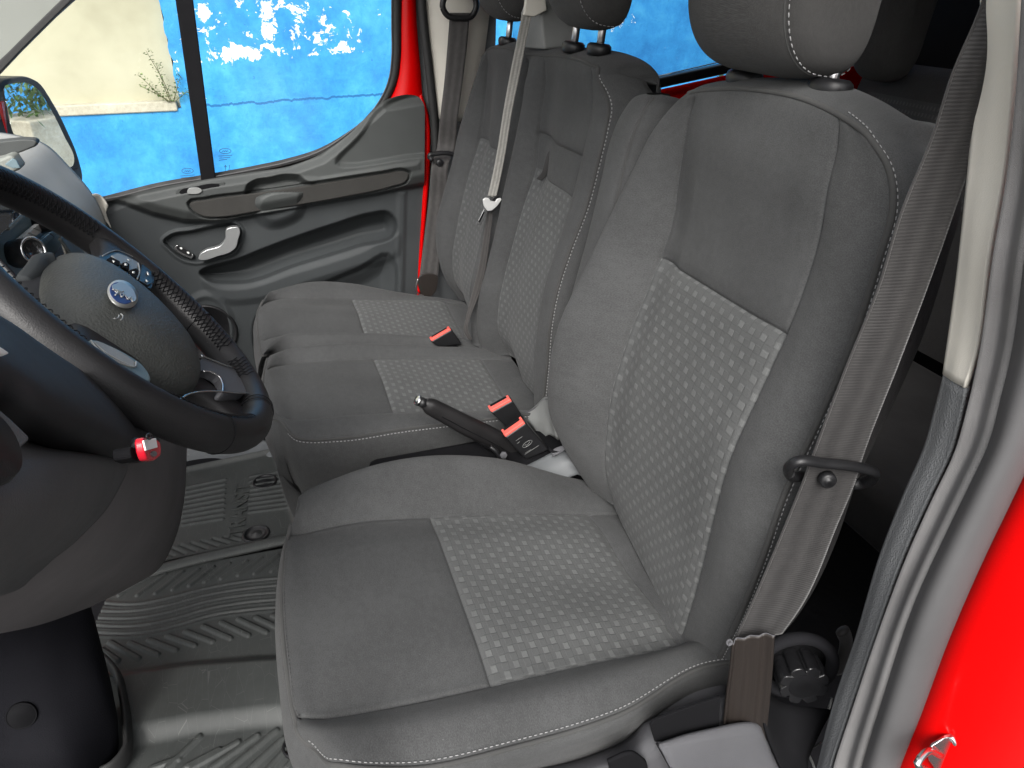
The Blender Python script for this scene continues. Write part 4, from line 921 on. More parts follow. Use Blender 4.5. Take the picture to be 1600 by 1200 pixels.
# planes keep the creases on one gently leaning surface
def a_mid(p, q, k=1): r_ = mid(p, q, .5); r_[:, 1] += k*np.array([0, -.004, -.006, -.006, -.004, 0, .004, .006, .006, .004]); return r_
a1 = a2.copy(); a1[:, 0] += .01; a1[:, 1] -= .035; a0 = a2.copy(); a0[:, 0] -= .01; a0[:, 1] -= .12
a25 = mid(a2, a3, .5); a25[:, 1] += .012
a4 = a_mid(a3, a5); b4 = a_mid(b3, b5)
a6 = mid(a5, v7, .5); a6[:, 1] += .012; b2 = mid(v7, b3, .5); b2[:, 1] += .020; v7[:, 1] -= .006
b6 = mid(b5, bp, .5); b6[:, 1] += .012
b8 = bp.copy(); b8[:, 0] -= .014; b8[:, 1] -= .03; b9 = bp.copy(); b9[:, 0] -= .010; b9[:, 1] -= .085; b10 = bp.copy(); b10[:, 0] += .03; b10[:, 1] -= .11
cols = [a0, a1, a2, a25, a3, a4, a5, a6, v7, b2, b3, b4, b5, b6, bp, b8, b9, b10]
G = np.array(cols).transpose(1, 0, 2)
TP = [(759, 84, .715), (760, 81, .71), (763, 78, .70), (780, 74, .60), (806, 78, .455), (815, 82, .42), (823, 85, .40), (838, 86, .36), (852, 87, .325), (888, 89, .19), (925, 102, .055), (934, 108, .03), (943, 118, .005)]
tp = np.array([U(a, b, X=c) for a, b, c in TP])
tp = np.vstack([tp[0]+[-.01, -.10, -.01], tp[0]+[.0, -.035, 0], tp, tp[-1]+[-.012, -.03, 0], tp[-1]+[-.008, -.08, -.015], tp[-1]+[.03, -.10, -.024]])
t1 = tp+np.array([0, -.035, .012]); t2 = tp+np.array([0, -.105, .004]); t3 = tp+np.array([0, -.125, -.05]); t4 = tp+np.array([0, -.10, -.5])
for tt, d_, dz_ in ((t1, .035, .010), (t2, .105, .002), (t3, .125, -.05), (t4, .10, -.5)):
    tt[:, 0] = .36+(tt[:, 0]-.36)*.985
    for j, sd_ in ((0, .12), (1, .035)): tt[j, 1] = tp[2, 1]-max(d_, sd_); tt[j, 2] = tp[2, 2]+min(dz_, .004); tt[j, 0] = tt[2, 0]+.004*(1-j)
    for j, sd_, zd_ in ((-3, .03, .004), (-2, .08, .014), (-1, .10, .022)): tt[j, 1] = tp[-4, 1]-max(min(d_, .105), sd_); tt[j, 2] = tp[-4, 2]+min(dz_, .003)-zd_; tt[j, 0] = tt[-4, 0]-.010
G = np.concatenate([G, tp[None], t1[None], t2[None], t3[None], t4[None]])
db = Net(G)
for cI in (4, 6, 10, 12): db.seam('c', cI, 0, 9.8, .0035, .003, .004, .013)
db.seam('c', 8, 0, 9.8, .006, .006, .006, .02)
zo = U(750, 215, X=.70)[2]; zi = U(835, 262, X=.325)[2]; zf = U(839, 209, X=.325)[2]
ro, ri, rf = [float(np.interp(v, Z, range(len(Z)))) for v in (zo, zi, zf)]
db.seam('r', ro, 4, 6, .003, .003, .003, .012); db.seam('r', ri, 10, 12, .002, .0025, .0, .012); db.seam('r', rf, 10, 12, .006, .004, .006, .012)
db.build('backrest', M_FAB, dbl, ds=.008, panels=[('backrest_insert', 0, ro, 4, 6, M_CHK), ('backrest_insert', 0, ri, 10, 12, M_CHK)], bump=lambda a, b, s: .0012*np.sin(a*10+b*5)*np.cos(b*12-a*3))
tube('piping', smooth(db.path([(k, 14) for k in range(0, 9)]+[(9, 13.95), (9.7, 13.8), (10, 13.2), (10, 12), (10, 11), (10, 10), (10, 9), (10, 8), (10, 7), (10, 6), (10, 5), (10, 4), (10, 3)], 0, 400), 300), .0035, M_PIPE, dbl, 8)
stitches('stitching', db.path([(k, 14.16) for k in range(0, 9)]+[(9, 14.15), (9.6, 14.05), (10.05, 13.6)], .001, 300), M_STITCH, dbl, rad=.0010)
# elastic strap band and pull loop in the middle backrest
def onb(u, v, lift=.004): 
    return None
h1 = headrest(dbl, (.13, -.62, 1.212), (.105, .055, .088), sx=4.2, stx=.72)
h2 = headrest(dbl, (.615, -.62, 1.205), (.112, .055, .088), sx=4.2, stx=.72)
for (u_, v_, x_, top) in ((896, 70, .215, .07), (936, 73, .105, .07), (793, 62, .60, .06)):
    g = U(u_, v_, X=x_); post(dbl, g[0], g[1], g[2]-.016, g[2]+top, .01, r=.0075)
# middle belt housing on the seat top
H0 = UX([(818, 76), (866, 71), (868, 40), (852, 0), (845, -40), (822, -40), (820, 0), (812, 20)], .40)
poly('belt_housing', H0, (-.05, -.03, 0), M_SEATPL, dbl, bevel=.006)
H1 = UX([(820, -10), (848, -12), (852, 16), (832, 26), (816, 24)], .345)
poly('belt_outlet', H1, (-.012, 0, 0), M_CREAM, dbl, bevel=.003)
# ------------------------------------------------------------------ STEERING WHEEL
WC = np.array([-.478, .171, .900]); _wy, _wt = .11, .895
E1 = np.array([math.cos(_wy), math.sin(_wy), 0]); E2 = np.array([-math.sin(_wy)*math.cos(_wt), math.cos(_wy)*math.cos(_wt), math.sin(_wt)]); EN = np.cross(E1, E2)
WR = .186
def WL(a, b, h=0): return WC+a*E1+b*E2+h*EN
def WP(x, y, h=0):
    d = ray(x, y); p0 = WC+EN*h; return CAM+d*((p0-CAM)@EN)/(d@EN)
whl = thing('steering_wheel', WC-EN*.1, 'black leather steering wheel with round badge and stitched grips, lower left', 'steering wheel')
th = np.linspace(0, 2*math.pi, 260, endpoint=False)
rim = np.array([WL(WR*math.cos(t), WR*math.sin(t)) for t in th])
n = 28; V = []
for k, t in enumerate(th):
    rd = math.cos(t)*E1+math.sin(t)*E2
    grip = math.exp(-((math.degrees(t)-330)/16)**2)+math.exp(-((math.degrees(t)-210)/16)**2)+.6*math.exp(-((math.degrees(t)-30)/14)**2)+.6*math.exp(-((math.degrees(t)-150)/14)**2)
    for j in range(n):
        q = 2*math.pi*j/n; ra = .0176+.0018*grip; rb = .0198
        V.append(rim[k]+rd*math.cos(q)*ra+EN*math.sin(q)*rb)
F = gridfaces(len(th), n, True, True); mk('rim', V, F, M_LEATH, whl)
# laced stitching along the inside of the rim, in four grips
def rimp(t, q, r=.0180): 
    rd = math.cos(t)*E1+math.sin(t)*E2; return WL(WR*math.cos(t), WR*math.sin(t))+rd*math.cos(q)*r+EN*math.sin(q)*(r+.0018)
for a0, a1 in ((12, 58), (-58, -14), (122, 168), (194, 238), (-78, -66)):
    parts = []; m_ = int((a1-a0)/2.0)
    for k in range(m_):
        t0 = math.radians(a0+k*2.0); t1_ = math.radians(a0+(k+1)*2.0)
        for qa, qb in ((2.35, 2.95), (2.95, 2.35), (2.35, 1.85)):
            parts.append(sweep([rimp(t0+(t1_-t0)*s_, qa+(qb-qa)*s_, .0188+.0012*math.sin(math.pi*s_)) for s_ in (0, .25, .5, .75, 1)], .00055, 5))
    V, F = merge(parts); mk('rim_lacing', V, F, M_BLKM, whl)
# leather panel joints
for a in (-95, -40, 62, 118, 218, 262):
    t = math.radians(a); L = [rimp(t, q, .0188) for q in np.linspace(0, 2*math.pi, 40)]; tube('leather_joint', L, .0006, M_BLKM, whl, 6, cap=False)
def dome(name, outline, hprof, mat, parent, rings=22, n=120, c=None):
    """outline: local (a,b) pairs; height follows hprof(t), t = 1 at the rim and 0 in the middle"""
    O = smooth(np.array(outline, float), n, True); cc = O.mean(0) if c is None else np.array(c); G = []
    for k in range(rings):
        t = math.cos(math.pi/2*(k/(rings-1))) if k < rings-1 else 0.0005
        P = cc+(O-cc)*t; G.append([WL(p[0], p[1], hprof(t, p)) for p in P])
    G = np.array(G); V = G.reshape(-1, 3); F = gridfaces(rings, n, closed_c=True); return mk(name, V, F, mat, parent)
# hub back and spokes
hub_o = [(.118*math.copysign(abs(math.cos(t))**(2/2.4), math.cos(t)), -.004+.082*math.copysign(abs(math.sin(t))**(2/2.4), math.sin(t))) for t in np.linspace(0, 2*math.pi, 60, endpoint=False)]
dome('hub_cover', [(a*1.04, b*1.04) for a, b in hub_o], lambda t, p: -.035+.03*(1-t**6), M_SHRD, whl)
air_o = [(-.118, .036), (-.085, .060), (-.03, .069), (.03, .066), (.072, .056), (.094, .030), (.098, -.006), (.086, -.045), (.056, -.082), (.020, -.106), (-.025, -.110), (-.072, -.090), (-.106, -.050), (-.122, -.004)]
dome('airbag_cover', air_o, lambda t, p: -.012+.034*(1-t**4)**.6+.006*(1-t*t), M_AIRB, whl, rings=30, n=160)
# crescent thumb marks on the airbag cover
def spoke(name, a_in, b_in, w_in, a_out, b_out, w_out, mat, th_=.016, h0=-.014):
    a_in, b_in, a_out, b_out = map(float, (a_in, b_in, a_out, b_out)); d = np.array([a_out-a_in, b_out-b_in]); L = np.hypot(*d); d /= L; s_ = np.array([-d[1], d[0]]); P = []
    K = 16; G = []
    for k in range(K):
        t = k/(K-1); w_ = w_in+(w_out-w_in)*t-(.012*math.sin(math.pi*t)); c_ = np.array([a_in, b_in])+d*L*t
        row = []
        for q in np.linspace(0, 2*math.pi, 24, endpoint=False):
            sx = math.copysign(abs(math.cos(q))**.6, math.cos(q))*w_; sz = math.copysign(abs(math.sin(q))**.7, math.sin(q))*th_
            p = c_+s_*sx; row.append(WL(p[0], p[1], h0+sz+.004*t))
        G.append(row)
    G = np.array(G); V = G.reshape(-1, 3); F = gridfaces(K, 24, closed_c=True); return mk(name, V, F, mat, whl)
spoke('spoke', .070, -.006, .046, .178, -.004, .040, M_LEATH, .013, -.004)
spoke('spoke', -.070, .000, .048, -.180, .008, .052, M_LEATH, .013, -.008)
spoke('spoke', .018, -.09, .040, .030, -.176, .034, M_LEATH, .014, -.02)
spoke('spoke', -.022, -.09, .034, -.034, -.176, .034, M_LEATH, .014, -.02)
# polished lower spoke trim
def wpoly(name, px, h, th_, mat, parent, bevel=.001, n=0):
    P = np.array([WP(a, b, h) for a, b in px]); 
    if n: P = smooth(P, n, True)
    V, F = prism(P, EN*(-th_)); return mk(name, V, F, mat, parent, True, bevel=bevel)
tr = [(314, 556), (345, 572), (385, 580), (391, 588), (398, 612), (392, 616), (340, 616), (300, 613), (275, 628), (270, 622), (296, 604), (330, 590)]
o = wpoly('lower_spoke_trim', [(316, 560), (350, 572), (384, 582), (390, 590), (394, 606), (388, 612), (346, 611), (349, 598), (344, 588), (330, 580), (316, 579)], .006, .012, M_SEATP, whl, .002, 60)
for L in ([(314, 555.5), (335, 564), (352, 571), (375, 577.5), (386, 582), (391, 592), (394, 606), (390, 613), (370, 614.5), (345, 612), (315, 612), (295, 616), (278, 626)], [(318, 580), (332, 582), (342, 588), (347, 598), (348, 612)]):
    tube('bright_edge', smooth(np.array([WP(a, b, .0075) for a, b in L]), 60), .0011, M_CHROME, o, 8)
# badge
bc = WP(192, 458.5, .026)
def ell(cx_, cy_, rx, ry, rot, n=48): return [(cx_+rx*math.cos(t)*math.cos(rot)-ry*math.sin(t)*math.sin(rot), cy_+rx*math.cos(t)*math.sin(rot)+ry*math.sin(t)*math.cos(rot)) for t in np.linspace(0, 2*math.pi, n, endpoint=False)]
bd = tag(wpoly('badge', ell(192.5, 459, 25.5, 19.5, .62),   .0300, .0012, M_SILV, whl, 0))
wpoly('badge_recess', ell(190.5, 457.5, 20.5, 15, .65), .0304, .002, M_BLUEB, bd, .0005)
wpoly('worn_patch', [(176, 449), (182, 443), (194, 442), (205, 449), (212, 461), (213, 468), (206, 470), (199, 463), (191, 459), (185, 459), (180, 455)], .0308, .0006, M_SILV, bd, .0002, 50)
for L in ([(176, 452), (183, 455), (180, 461), (187, 458), (190, 464), (195, 461), (199, 467), (205, 464), (207, 471), (211, 470)], [(181, 452), (186, 455), (193, 455)]):
    tube('script_mark', smooth(np.array([WP(a, b, .0310) for a, b in L]), 60), .0007, M_SILV, bd, 6)
for cx_, cy_, rr, a0, a1 in ((187, 495, 5, -1.2, 1.3), (181, 493, 5, -.2, 2.2)): tube('moulded_mark', [WP(cx_+rr*math.cos(t), cy_+rr*math.sin(t), .030) for t in np.linspace(a0, a1, 14)], .0006, M_SEATPL, whl, 6)
# button cluster on the far spoke
kb = wpoly('button_panel', [(157, 404), (166, 398), (180, 393), (186, 393), (200, 399), (220, 410), (236, 421), (241, 430), (240, 444), (232, 450), (212, 436), (190, 424), (165, 410)], .012, .010, M_BLKP, whl, .002, 60)
wpoly('button', [(174, 399), (184, 395), (198, 400), (217, 410), (214, 424), (205, 424), (190, 412)], .014, .002, M_SEATPL, kb, .0006)
wpoly('button', [(168, 404), (174, 401), (188, 408), (187, 415), (180, 413)], .0155, .003, M_BLKM, kb, .0008)
wpoly('button', [(192, 410), (198, 409), (203, 413), (202, 421), (193, 417)], .0155, .003, M_BLKM, kb, .0008)
wpoly('button', [(204, 421), (214, 418), (216, 430), (212, 434), (203, 427)], .0155, .003, M_BLKM, kb, .0008)
wpoly('button', [(222, 412), (237, 424), (238, 442), (231, 446), (218, 438)], .0145, .002, M_BLKP, kb, .0006)
for q in ([(176, 406), (180, 408), (178, 410)], [(195, 411), (199, 412), (199, 415), (195, 414)], [(207, 424), (211, 424), (211, 427), (207, 426)], [(199, 405), (204, 406), (205, 407), (200, 406)], [(230, 424), (233, 426), (232, 430), (230, 427)], [(228, 436), (231, 438), (233, 440), (229, 440)]): wpoly('symbol', q, .0162, .0006, M_WHITE, kb, 0)
tube('bright_edge', smooth(np.array([WP(a, b, .014) for a, b in [(216, 411), (218, 424), (214, 436)]]), 20), .0012, M_SEATPL, kb, 6)
tube('panel_edge', smooth(np.array([WP(a, b, .0125) for a, b in [(160, 400), (172, 394), (186, 392), (205, 400), (226, 413), (237, 422)]]), 40), .0007, M_SEATPL, kb, 6)
# cluster on the near spoke
kc = wpoly('button_panel', [(140, 531), (150, 530), (175, 540), (200, 553), (222, 568), (234, 583), (236, 596), (225, 596), (200, 583), (170, 562), (148, 544)], .014, .012, M_TEAL, whl, .003, 60)
wpoly('button', [(146, 533), (152, 532), (178, 543), (198, 555), (212, 566), (210, 573), (190, 564), (165, 550)], .016, .002, M_SEATPL, kc, .0008)
tube('bright_edge', smooth(np.array([WP(a, b, .017) for a, b in [(142, 532), (150, 543), (170, 558), (195, 570), (210, 573), (213, 565)]]), 40), .0009, M_SILV, kc, 6)
# hair-thin scratch lint
# ------------------------------------------------------------------ STEERING COLUMN SHROUD, KEYS
cs = thing('steering_column', WL(0, 0, -.15), 'black plastic column shroud under the steering wheel', 'steering column')
K = 26; G = []
for k in range(K):
    t = k/(K-1); h = -.035-.26*t; w_ = .085+.045*math.sin(math.pi*min(1, t*1.1)); hh = .058+.05*t
    row = []
    for q in np.linspace(0, 2*math.pi, 40, endpoint=False):
        row.append(WL(-.01+w_*math.copysign(abs(math.cos(q))**.75, math.cos(q)), -.012-.02*t+hh*math.copysign(abs(math.sin(q))**.75, math.sin(q)), h))
    G.append(row)
G = np.array(G); V = list(G.reshape(-1, 3)); F = gridfaces(K, 40, closed_c=True)+[tuple(reversed(range(40)))]
mk('shroud', V, [f[::-1] for f in F], M_SHRD, cs)
# lower shroud visible under the rim (drawn surface at its own depth)
def pxnet(name, rows, mat, parent, ds=.012, thick=.004, off=-1, flip=False):
    """rows of (u, v, axis-depth) with depth given as x or ('y', y)"""
    G = np.array([[U(q[0], q[1], X=q[2]) if len(q) == 3 else U(q[0], q[1], Y=q[3]) for q in r_] for r_ in rows])
    nt_ = Net(G); rt = np.linspace(0, nt_.R[-1], max(12, int(nt_.R[-1]/ds))); ct = np.linspace(0, nt_.C[-1], max(12, int(nt_.C[-1]/ds)))
    S = nt_.base(rt, ct); uv = np.stack(np.meshgrid(ct, rt), -1).reshape(-1, 2); return grid(name, S, mat, parent, True, uv, flip, thick, off)
y_ = lambda u_, v_, d: (u_, v_, 0, d)
pxnet('lower_shroud', [
 [y_(-120, 470, .16), y_(0, 505, .165), y_(60, 545, .165), y_(130, 590, .165), y_(200, 640, .165), y_(245, 690, .17)],
 [y_(-120, 560, .13), y_(0, 585, .13), y_(50, 620, .125), y_(115, 655, .125), y_(190, 690, .135), y_(240, 703, .16)],
 [y_(-120, 600, .14), y_(0, 632, .145), y_(54, 669, .145), y_(120, 697, .15), y_(196, 709, .16), y_(236, 712, .19)],
 [y_(-120, 640, .20), y_(0, 660, .20), y_(54, 690, .205), y_(120, 715, .21), y_(196, 722, .22), y_(230, 722, .25)]], M_SHRD, cs)
# stalk behind the wheel
tube('stalk', smooth([WL(.02, .03, -.06), WL(.06, .10, -.05), WL(.08, .16, -.045), WL(.085, .20, -.045)], 20), [[.010, .005]]*20, M_BLKP, cs, 12)
keys = thing('key_tag', U(235, 700, Y=.10), 'red plastic key tag with white paper label hanging below the steering wheel', 'key tag')
KY = .075
def kp(name, px, d, th_, mat, parent, bevel=.001, n=0):
    P = np.array([U(a, b, Y=KY+d) for a, b in px]); 
    if n: P = smooth(P, n, True)
    return poly(name, P, (0, th_, 0), mat, parent, bevel=bevel)
# tag with a round hole: outer ring plus label
kp('tag_body', [(224, 690), (232, 684), (244, 686), (251, 694), (252, 706), (247, 716), (237, 719), (229, 714), (226, 703)], 0, .004, M_TAGR, keys, .001, 50)
kp('paper_label', [(225, 688), (244, 684.5), (246.5, 699), (229, 704)], -.0012, .001, M_WHITE, keys, .0003)
kp('tag_hole', ell(241.5, 709, 4.2, 4.2, 0, 24), -.0008, .001, M_DASHB, keys, 0)
kp('key_head', [(204, 704), (212, 699), (222, 703), (226, 714), (221, 719), (212, 719), (205, 712)], .006, .008, M_BLKM, keys, .002, 30)
tube('key_ring', [U(233+4*math.cos(t), 682+4*math.sin(t), Y=KY-.003) for t in np.linspace(0, 6.28, 24)], .0005, M_BLKP, keys, 6)
tube('key_blade', [U(214, 704, Y=KY+.008), U(212, 690, Y=KY+.04)], .003, M_BLKP, keys, 8)

# ------------------------------------------------------------------ DASHBOARD
dash = thing('dashboard', (0, .6, .3), 'grey dashboard with lower knee panels, radio controls and dark glass screen behind the steering wheel', 'dashboard')
pxnet('knee_panel', [
 [y_(150, 640, .20), y_(215, 640, .20), y_(270, 640, .21), y_(300, 640, .22)],
 [y_(120, 700, .19), y_(200, 700, .19), y_(262, 700, .195), y_(292, 702, .21)],
 [y_(110, 770, .20), y_(190, 772, .20), y_(256, 772, .205), y_(289, 770, .225)],
 [y_(60, 845, .215), y_(170, 840, .22), y_(240, 834, .235), y_(275, 838, .26)],
 [y_(0, 905, .25), y_(100, 896, .25), y_(190, 884, .265), y_(248, 889, .30)],
 [y_(-40, 960, .29), y_(60, 938, .29), y_(140, 922, .305), y_(205, 916, .335)],
 [y_(-60, 1000, .34), y_(10, 988, .34), y_(70, 974, .35), y_(140, 949, .37)]], M_DASHB, dash, off=1)
pxnet('lower_panel', [
 [y_(-160, 640, .16), y_(-60, 655, .16), y_(30, 685, .16), y_(110, 700, .165), y_(190, 700, .19)],
 [y_(-160, 720, .13), y_(-60, 725, .13), y_(30, 735, .125), y_(110, 735, .13), y_(194, 748, .17)],
 [y_(-160, 790, .125), y_(-60, 790, .12), y_(20, 790, .12), y_(90, 790, .13), y_(168, 794, .175)],
 [y_(-160, 850, .14), y_(-60, 845, .135), y_(10, 840, .135), y_(68, 838, .15), y_(130, 835, .19)],
 [y_(-160, 910, .18), y_(-60, 900, .175), y_(0, 890, .175), y_(40, 882, .19), y_(86, 872, .22)],
 [y_(-160, 970, .24), y_(-60, 950, .24), y_(-10, 935, .24), y_(20, 925, .25), y_(48, 908, .27)]], M_DASHA, dash, off=1)
fz = poly('fuse_cover', [U(a, b, Y=.118) for a, b in [(-90, 610), (-20, 620), (20, 655), (48, 682), (46, 690), (0, 730), (-60, 780), (-90, 780)]], (0, .012, 0), M_GTRIM, dash, bevel=.003)
V, F = lathe([(0, 0), (.014, 0), (.016, -.004), (.016, -.01)], U(-4, 690, Y=.112), (0, -1, .3), 30); mk('round_switch', V, F, M_BLKP, dash)
sc_ = poly('side_switch', [U(a, b, Y=.10) for a, b in [(-20, 535), (2, 541), (18, 552), (8, 556), (-10, 548)]], (0, .01, 0), M_WHITE, dash, bevel=.001)
# dash top falling away to the passenger side
prof = np.array([(1.05, .84), (.80, .885), (.64, .885), (.545, .868), (.50, .848), (.46, .79), (.42, .70), (.415, .60), (.46, .46), (.52, .42)])
GD = np.array([[(x, y, z+.012*math.exp(-((x-.35)/.3)**2)) for x in np.linspace(.825, -.80, 24)] for y, z in prof]); nt_ = Net(GD)
S = nt_.base(np.linspace(0, nt_.R[-1], 90), np.linspace(0, nt_.C[-1], 90)); grid('dash_body', S, M_SOFT, dash, True, None, thick=.004, off=-1)
pxnet('end_cap', [[(138, 306, .80), (158, 306, .845), (168, 322, .85)], [(142, 322, .82), (162, 322, .855), (166, 332, .86)], [(150, 345, .83), (168, 348, .858), (174, 356, .862)]], M_CREAM, dash, off=1)
# instrument hood lip
hood = poly('instrument_hood', [U(a, b, X=-.10) for a, b in [(-160, 262), (0, 217), (40, 213), (58, 214), (63.5, 218), (60, 225), (40, 233), (0, 247), (-160, 300)]], (-.02, .0, .0), M_DOORU, dash, bevel=.004, n=0, seg=3)
poly('small_display', [U(a, b, X=-.16) for a, b in [(8, 256), (21, 246), (27, 250), (33, 262), (20, 262)]], (-.004, 0, 0), M_TEAL, dash, bevel=.001)
pd_ = poly('display_pod', [U(a, b, X=-.15) for a, b in [(-60, 262), (0, 248), (15, 242), (22, 246), (34, 264), (20, 270), (-60, 300)]], (.03, 0, 0), M_APIL, dash, bevel=.004)
# centre stack (faces rearward, seen obliquely below the rim)
def cy(u_, v_, d=0): return U(u_, v_, Y=.37+d)
M_SCR = NB('screen_glass').fin((.01, .03, .06), .05, spec=.9, coat=.8)
stk = poly('centre_stack', [cy(a, b, .01) for a, b in [(-90, 300), (60, 322), (96, 345), (108, 372), (92, 392), (62, 430), (30, 440), (-10, 420), (-90, 430)]], (0, .06, 0), M_TEAL, dash, bevel=.006)
poly('screen', [cy(a, b, -.002) for a, b in [(-80, 300), (0, 303), (22, 312), (36, 328), (36, 334), (14, 358), (-4, 372), (-80, 372)]], (0, .01, 0), M_SCR, stk, bevel=.003)
poly('screen_edge', [cy(a, b, -.003) for a, b in [(14, 354), (39, 329), (43, 332), (17, 360)]], (0, .008, 0), M_APIL, stk, bevel=.001)
for (u0, v0, s_) in ((30, 374, 1), (0, 0, 0)):
    if not s_: continue
    for r0, (o0_, mt) in enumerate(((0, M_SOFT), (1, M_TEAL))):
        for k in range(4):
            a = np.array([27+r0*25, 378+r0*8], float)+np.array([k*8.6, -k*7.2]); e = np.array([8.0, -6.7]); f_ = np.array([14, 5.5]) if r0 == 0 else np.array([8, 6.5])
            P = [a, a+e, a+e+f_*.95, a+f_*.95]; poly('button', [cy(p[0], p[1], -.002) for p in P], (0, .008, 0), mt, stk, bevel=.0012)
def knob(c_, r, L, ax, parent, name='knob'):
    V, F = lathe([(0, 0), (r, 0), (r*.97, L*.5), (r*.93, L*.94), (r*.88, L), (r*.7, L), (r*.65, L*.97), (0, L*.97)], c_, ax, 36); o_ = mk(name, V, F, M_BLKP, parent)
    V, F = lathe([(r*.90, L*.96), (r*.96, L*1.0), (r*.90, L*1.04), (r*.78, L*1.02), (r*.76, L*.97)], c_, ax, 36); mk('bright_ring', V, F, M_CHROME, o_); return o_
knob(cy(26, 397, .0), .021, .038, (-.55, -.75, .25), stk); knob(cy(64, 347, .0), .019, .040, (-.55, -.75, .25), stk)
# lower console and gear lever parts
poly('lower_console', [U(a, b, Y=.40) for a, b in [(40, 425), (92, 378), (130, 395), (165, 440), (170, 500), (60, 520), (20, 480)]], (0, .1, 0), M_SEATP, dash, bevel=.01)
pxnet('console_wing', [[(94, 372, .10), (104, 360, .18), (118, 372, .26)], [(108, 392, .10), (118, 385, .18), (134, 398, .26)], [(118, 412, .10), (130, 410, .18), (150, 420, .26)]], M_DOORU, dash, off=1)
box('slot', U(104, 392, X=.14), (.03, .004, .06), M_CREAM, dash)
gl_ = tube('gear_lever', smooth([WP(42, 446, -.03), WP(56, 428, -.02), WP(68, 414, -.015), WP(80, 412, -.012)], 20), [[.012, .008]]*20, M_DOOR, dash, 16, sq=3)
V, F = lathe([(0, 0), (.008, 0), (.009, .01), (.009, .024), (.0, .026)], U(103, 413, X=.05), (1, -.4, .1), 24); mk('push_switch', V, F, M_CHROME, dash)

# ------------------------------------------------------------------ FLOOR MATS
def matthing(label, quad_, name, res=.0022, hfun=None, thk=.006):
    """quad_: four (x,y) floor corners; relief from hfun(px)"""
    t = thing(name, (np.mean([p[0] for p in quad_]), np.mean([p[1] for p in quad_]), 0), label, 'floor mat')
    q = np.array(quad_, float); L1 = max(np.linalg.norm(q[1]-q[0]), np.linalg.norm(q[2]-q[3])); L2 = max(np.linalg.norm(q[3]-q[0]), np.linalg.norm(q[2]-q[1]))
    n1, n2 = int(L1/res), int(L2/res); s_, r_ = np.meshgrid(np.linspace(0, 1, n1), np.linspace(0, 1, n2), indexing='ij')
    X = ((1-s_)*(1-r_))[..., None]*q[0]+(s_*(1-r_))[..., None]*q[1]+(s_*r_)[..., None]*q[2]+((1-s_)*r_)[..., None]*q[3]
    return t, X, s_, r_
def proj(x, y, z):
    d0, d1, d2 = x-CAM[0], y-CAM[1], z-CAM[2]; w_ = d0*_f[0]+d1*_f[1]+d2*_f[2]
    return 800+FOC*(d0*_r[0]+d1*_r[1]+d2*_r[2])/w_, 600-FOC*(d0*_u[0]+d1*_u[1]+d2*_u[2])/w_
def segd(P, segs):
    d = np.full(len(P), 1e9)
    for a, b in segs:
        a = np.array(a, float); b = np.array(b, float); ab = b-a; t = np.clip(((P-a)@ab)/(ab@ab), 0, 1); e = P-(a+t[:, None]*ab); d = np.minimum(d, np.hypot(e[:, 0], e[:, 1]))
    return d
FX = lambda u_, v_, z=0.012: U(u_, v_, Z=z)[:2]
def lines_xy(L): return [(FX(*a), FX(*b)) for a, b in zip(L[:-1], L[1:])]
# driver mat: wavy long grooves, chevron bars, a raised cross band
mt, X, s_, r_ = matthing('grey green rubber mat with wavy grooves and chevron bars in front of the driver seat', [FX(20, 1260), FX(640, 1320), FX(560, 835), FX(180, 905)], 'floor_mat', .0020)
x_, y2 = X[..., 0].ravel(), X[..., 1].ravel(); PXY = np.stack([x_, y2], 1); Z0 = np.full(len(x_), .012)
grv = []
for base_ in ([(110, 938), (150, 943), (210, 946), (260, 937), (320, 922), (380, 911), (440, 905), (520, 900)], [(110, 950), (150, 956), (210, 956), (260, 948), (320, 932), (380, 922), (440, 916), (520, 911)], [(110, 962), (150, 967), (215, 967), (265, 958), (325, 941), (380, 932), (440, 927), (520, 922)], [(110, 974), (150, 979), (220, 979), (270, 969), (330, 952), (385, 943), (440, 938), (520, 933)], [(110, 986), (150, 990), (222, 990), (275, 979), (335, 962), (385, 955), (440, 950), (520, 945)]):
    grv += lines_xy([tuple(p) for p in smooth(base_, 40)])
d = segd(PXY, grv); Z0 -= .0042*np.exp(-(d/.0022)**2); Z0 += .0018*np.exp(-((d-.006)/.004)**2)
brs = [((186, 930), (232, 902)), ((215, 930), (258, 898)), ((243, 927), (285, 894)), ((270, 921), (310, 890)), ((296, 915), (333, 886)), ((320, 909), (358, 881)), ((346, 904), (385, 877)), ((372, 899), (408, 872)), ((398, 896), (434, 868)), ((424, 893), (460, 865))]
d = segd(PXY, [(FX(*a), FX(*b)) for a, b in brs]); Z0 += .0045*sstep(d-.0045, .0018)
brs = [((158, 1015), (184, 1032)), ((172, 1004), (216, 1029)), ((203, 1005), (246, 1023)), ((233, 1000), (275, 1016)), ((262, 994), (304, 1009)), ((290, 987), (332, 1003)), ((318, 979), (360, 998)), ((346, 973), (388, 993)), ((373, 968), (416, 988)), ((400, 965), (440, 984)), ((426, 962), (465, 980)),
       ((238, 1200), (279, 1186)), ((262, 1200), (312, 1152)), ((292, 1198), (342, 1172)), ((300, 1200), (372, 1160)), ((330, 1200), (402, 1150)), ((356, 1204), (432, 1142)), ((388, 1204), (442, 1155)), ((412, 1210), (446, 1172)), ((448, 1200), (459, 1186))]
d = segd(PXY, [(FX(*a), FX(*b)) for a, b in brs]); Z0 += .0045*sstep(d-.0050, .0018)
band_ = [(150, 1062), (215, 1052), (300, 1040), (400, 1032), (560, 1025), (560, 1118), (400, 1130), (300, 1142), (215, 1158), (150, 1165)]
bxy = np.array([FX(*p) for p in band_]); d = sdf(PXY, bxy); Z0 += .022*sstep(d+.004, .020)
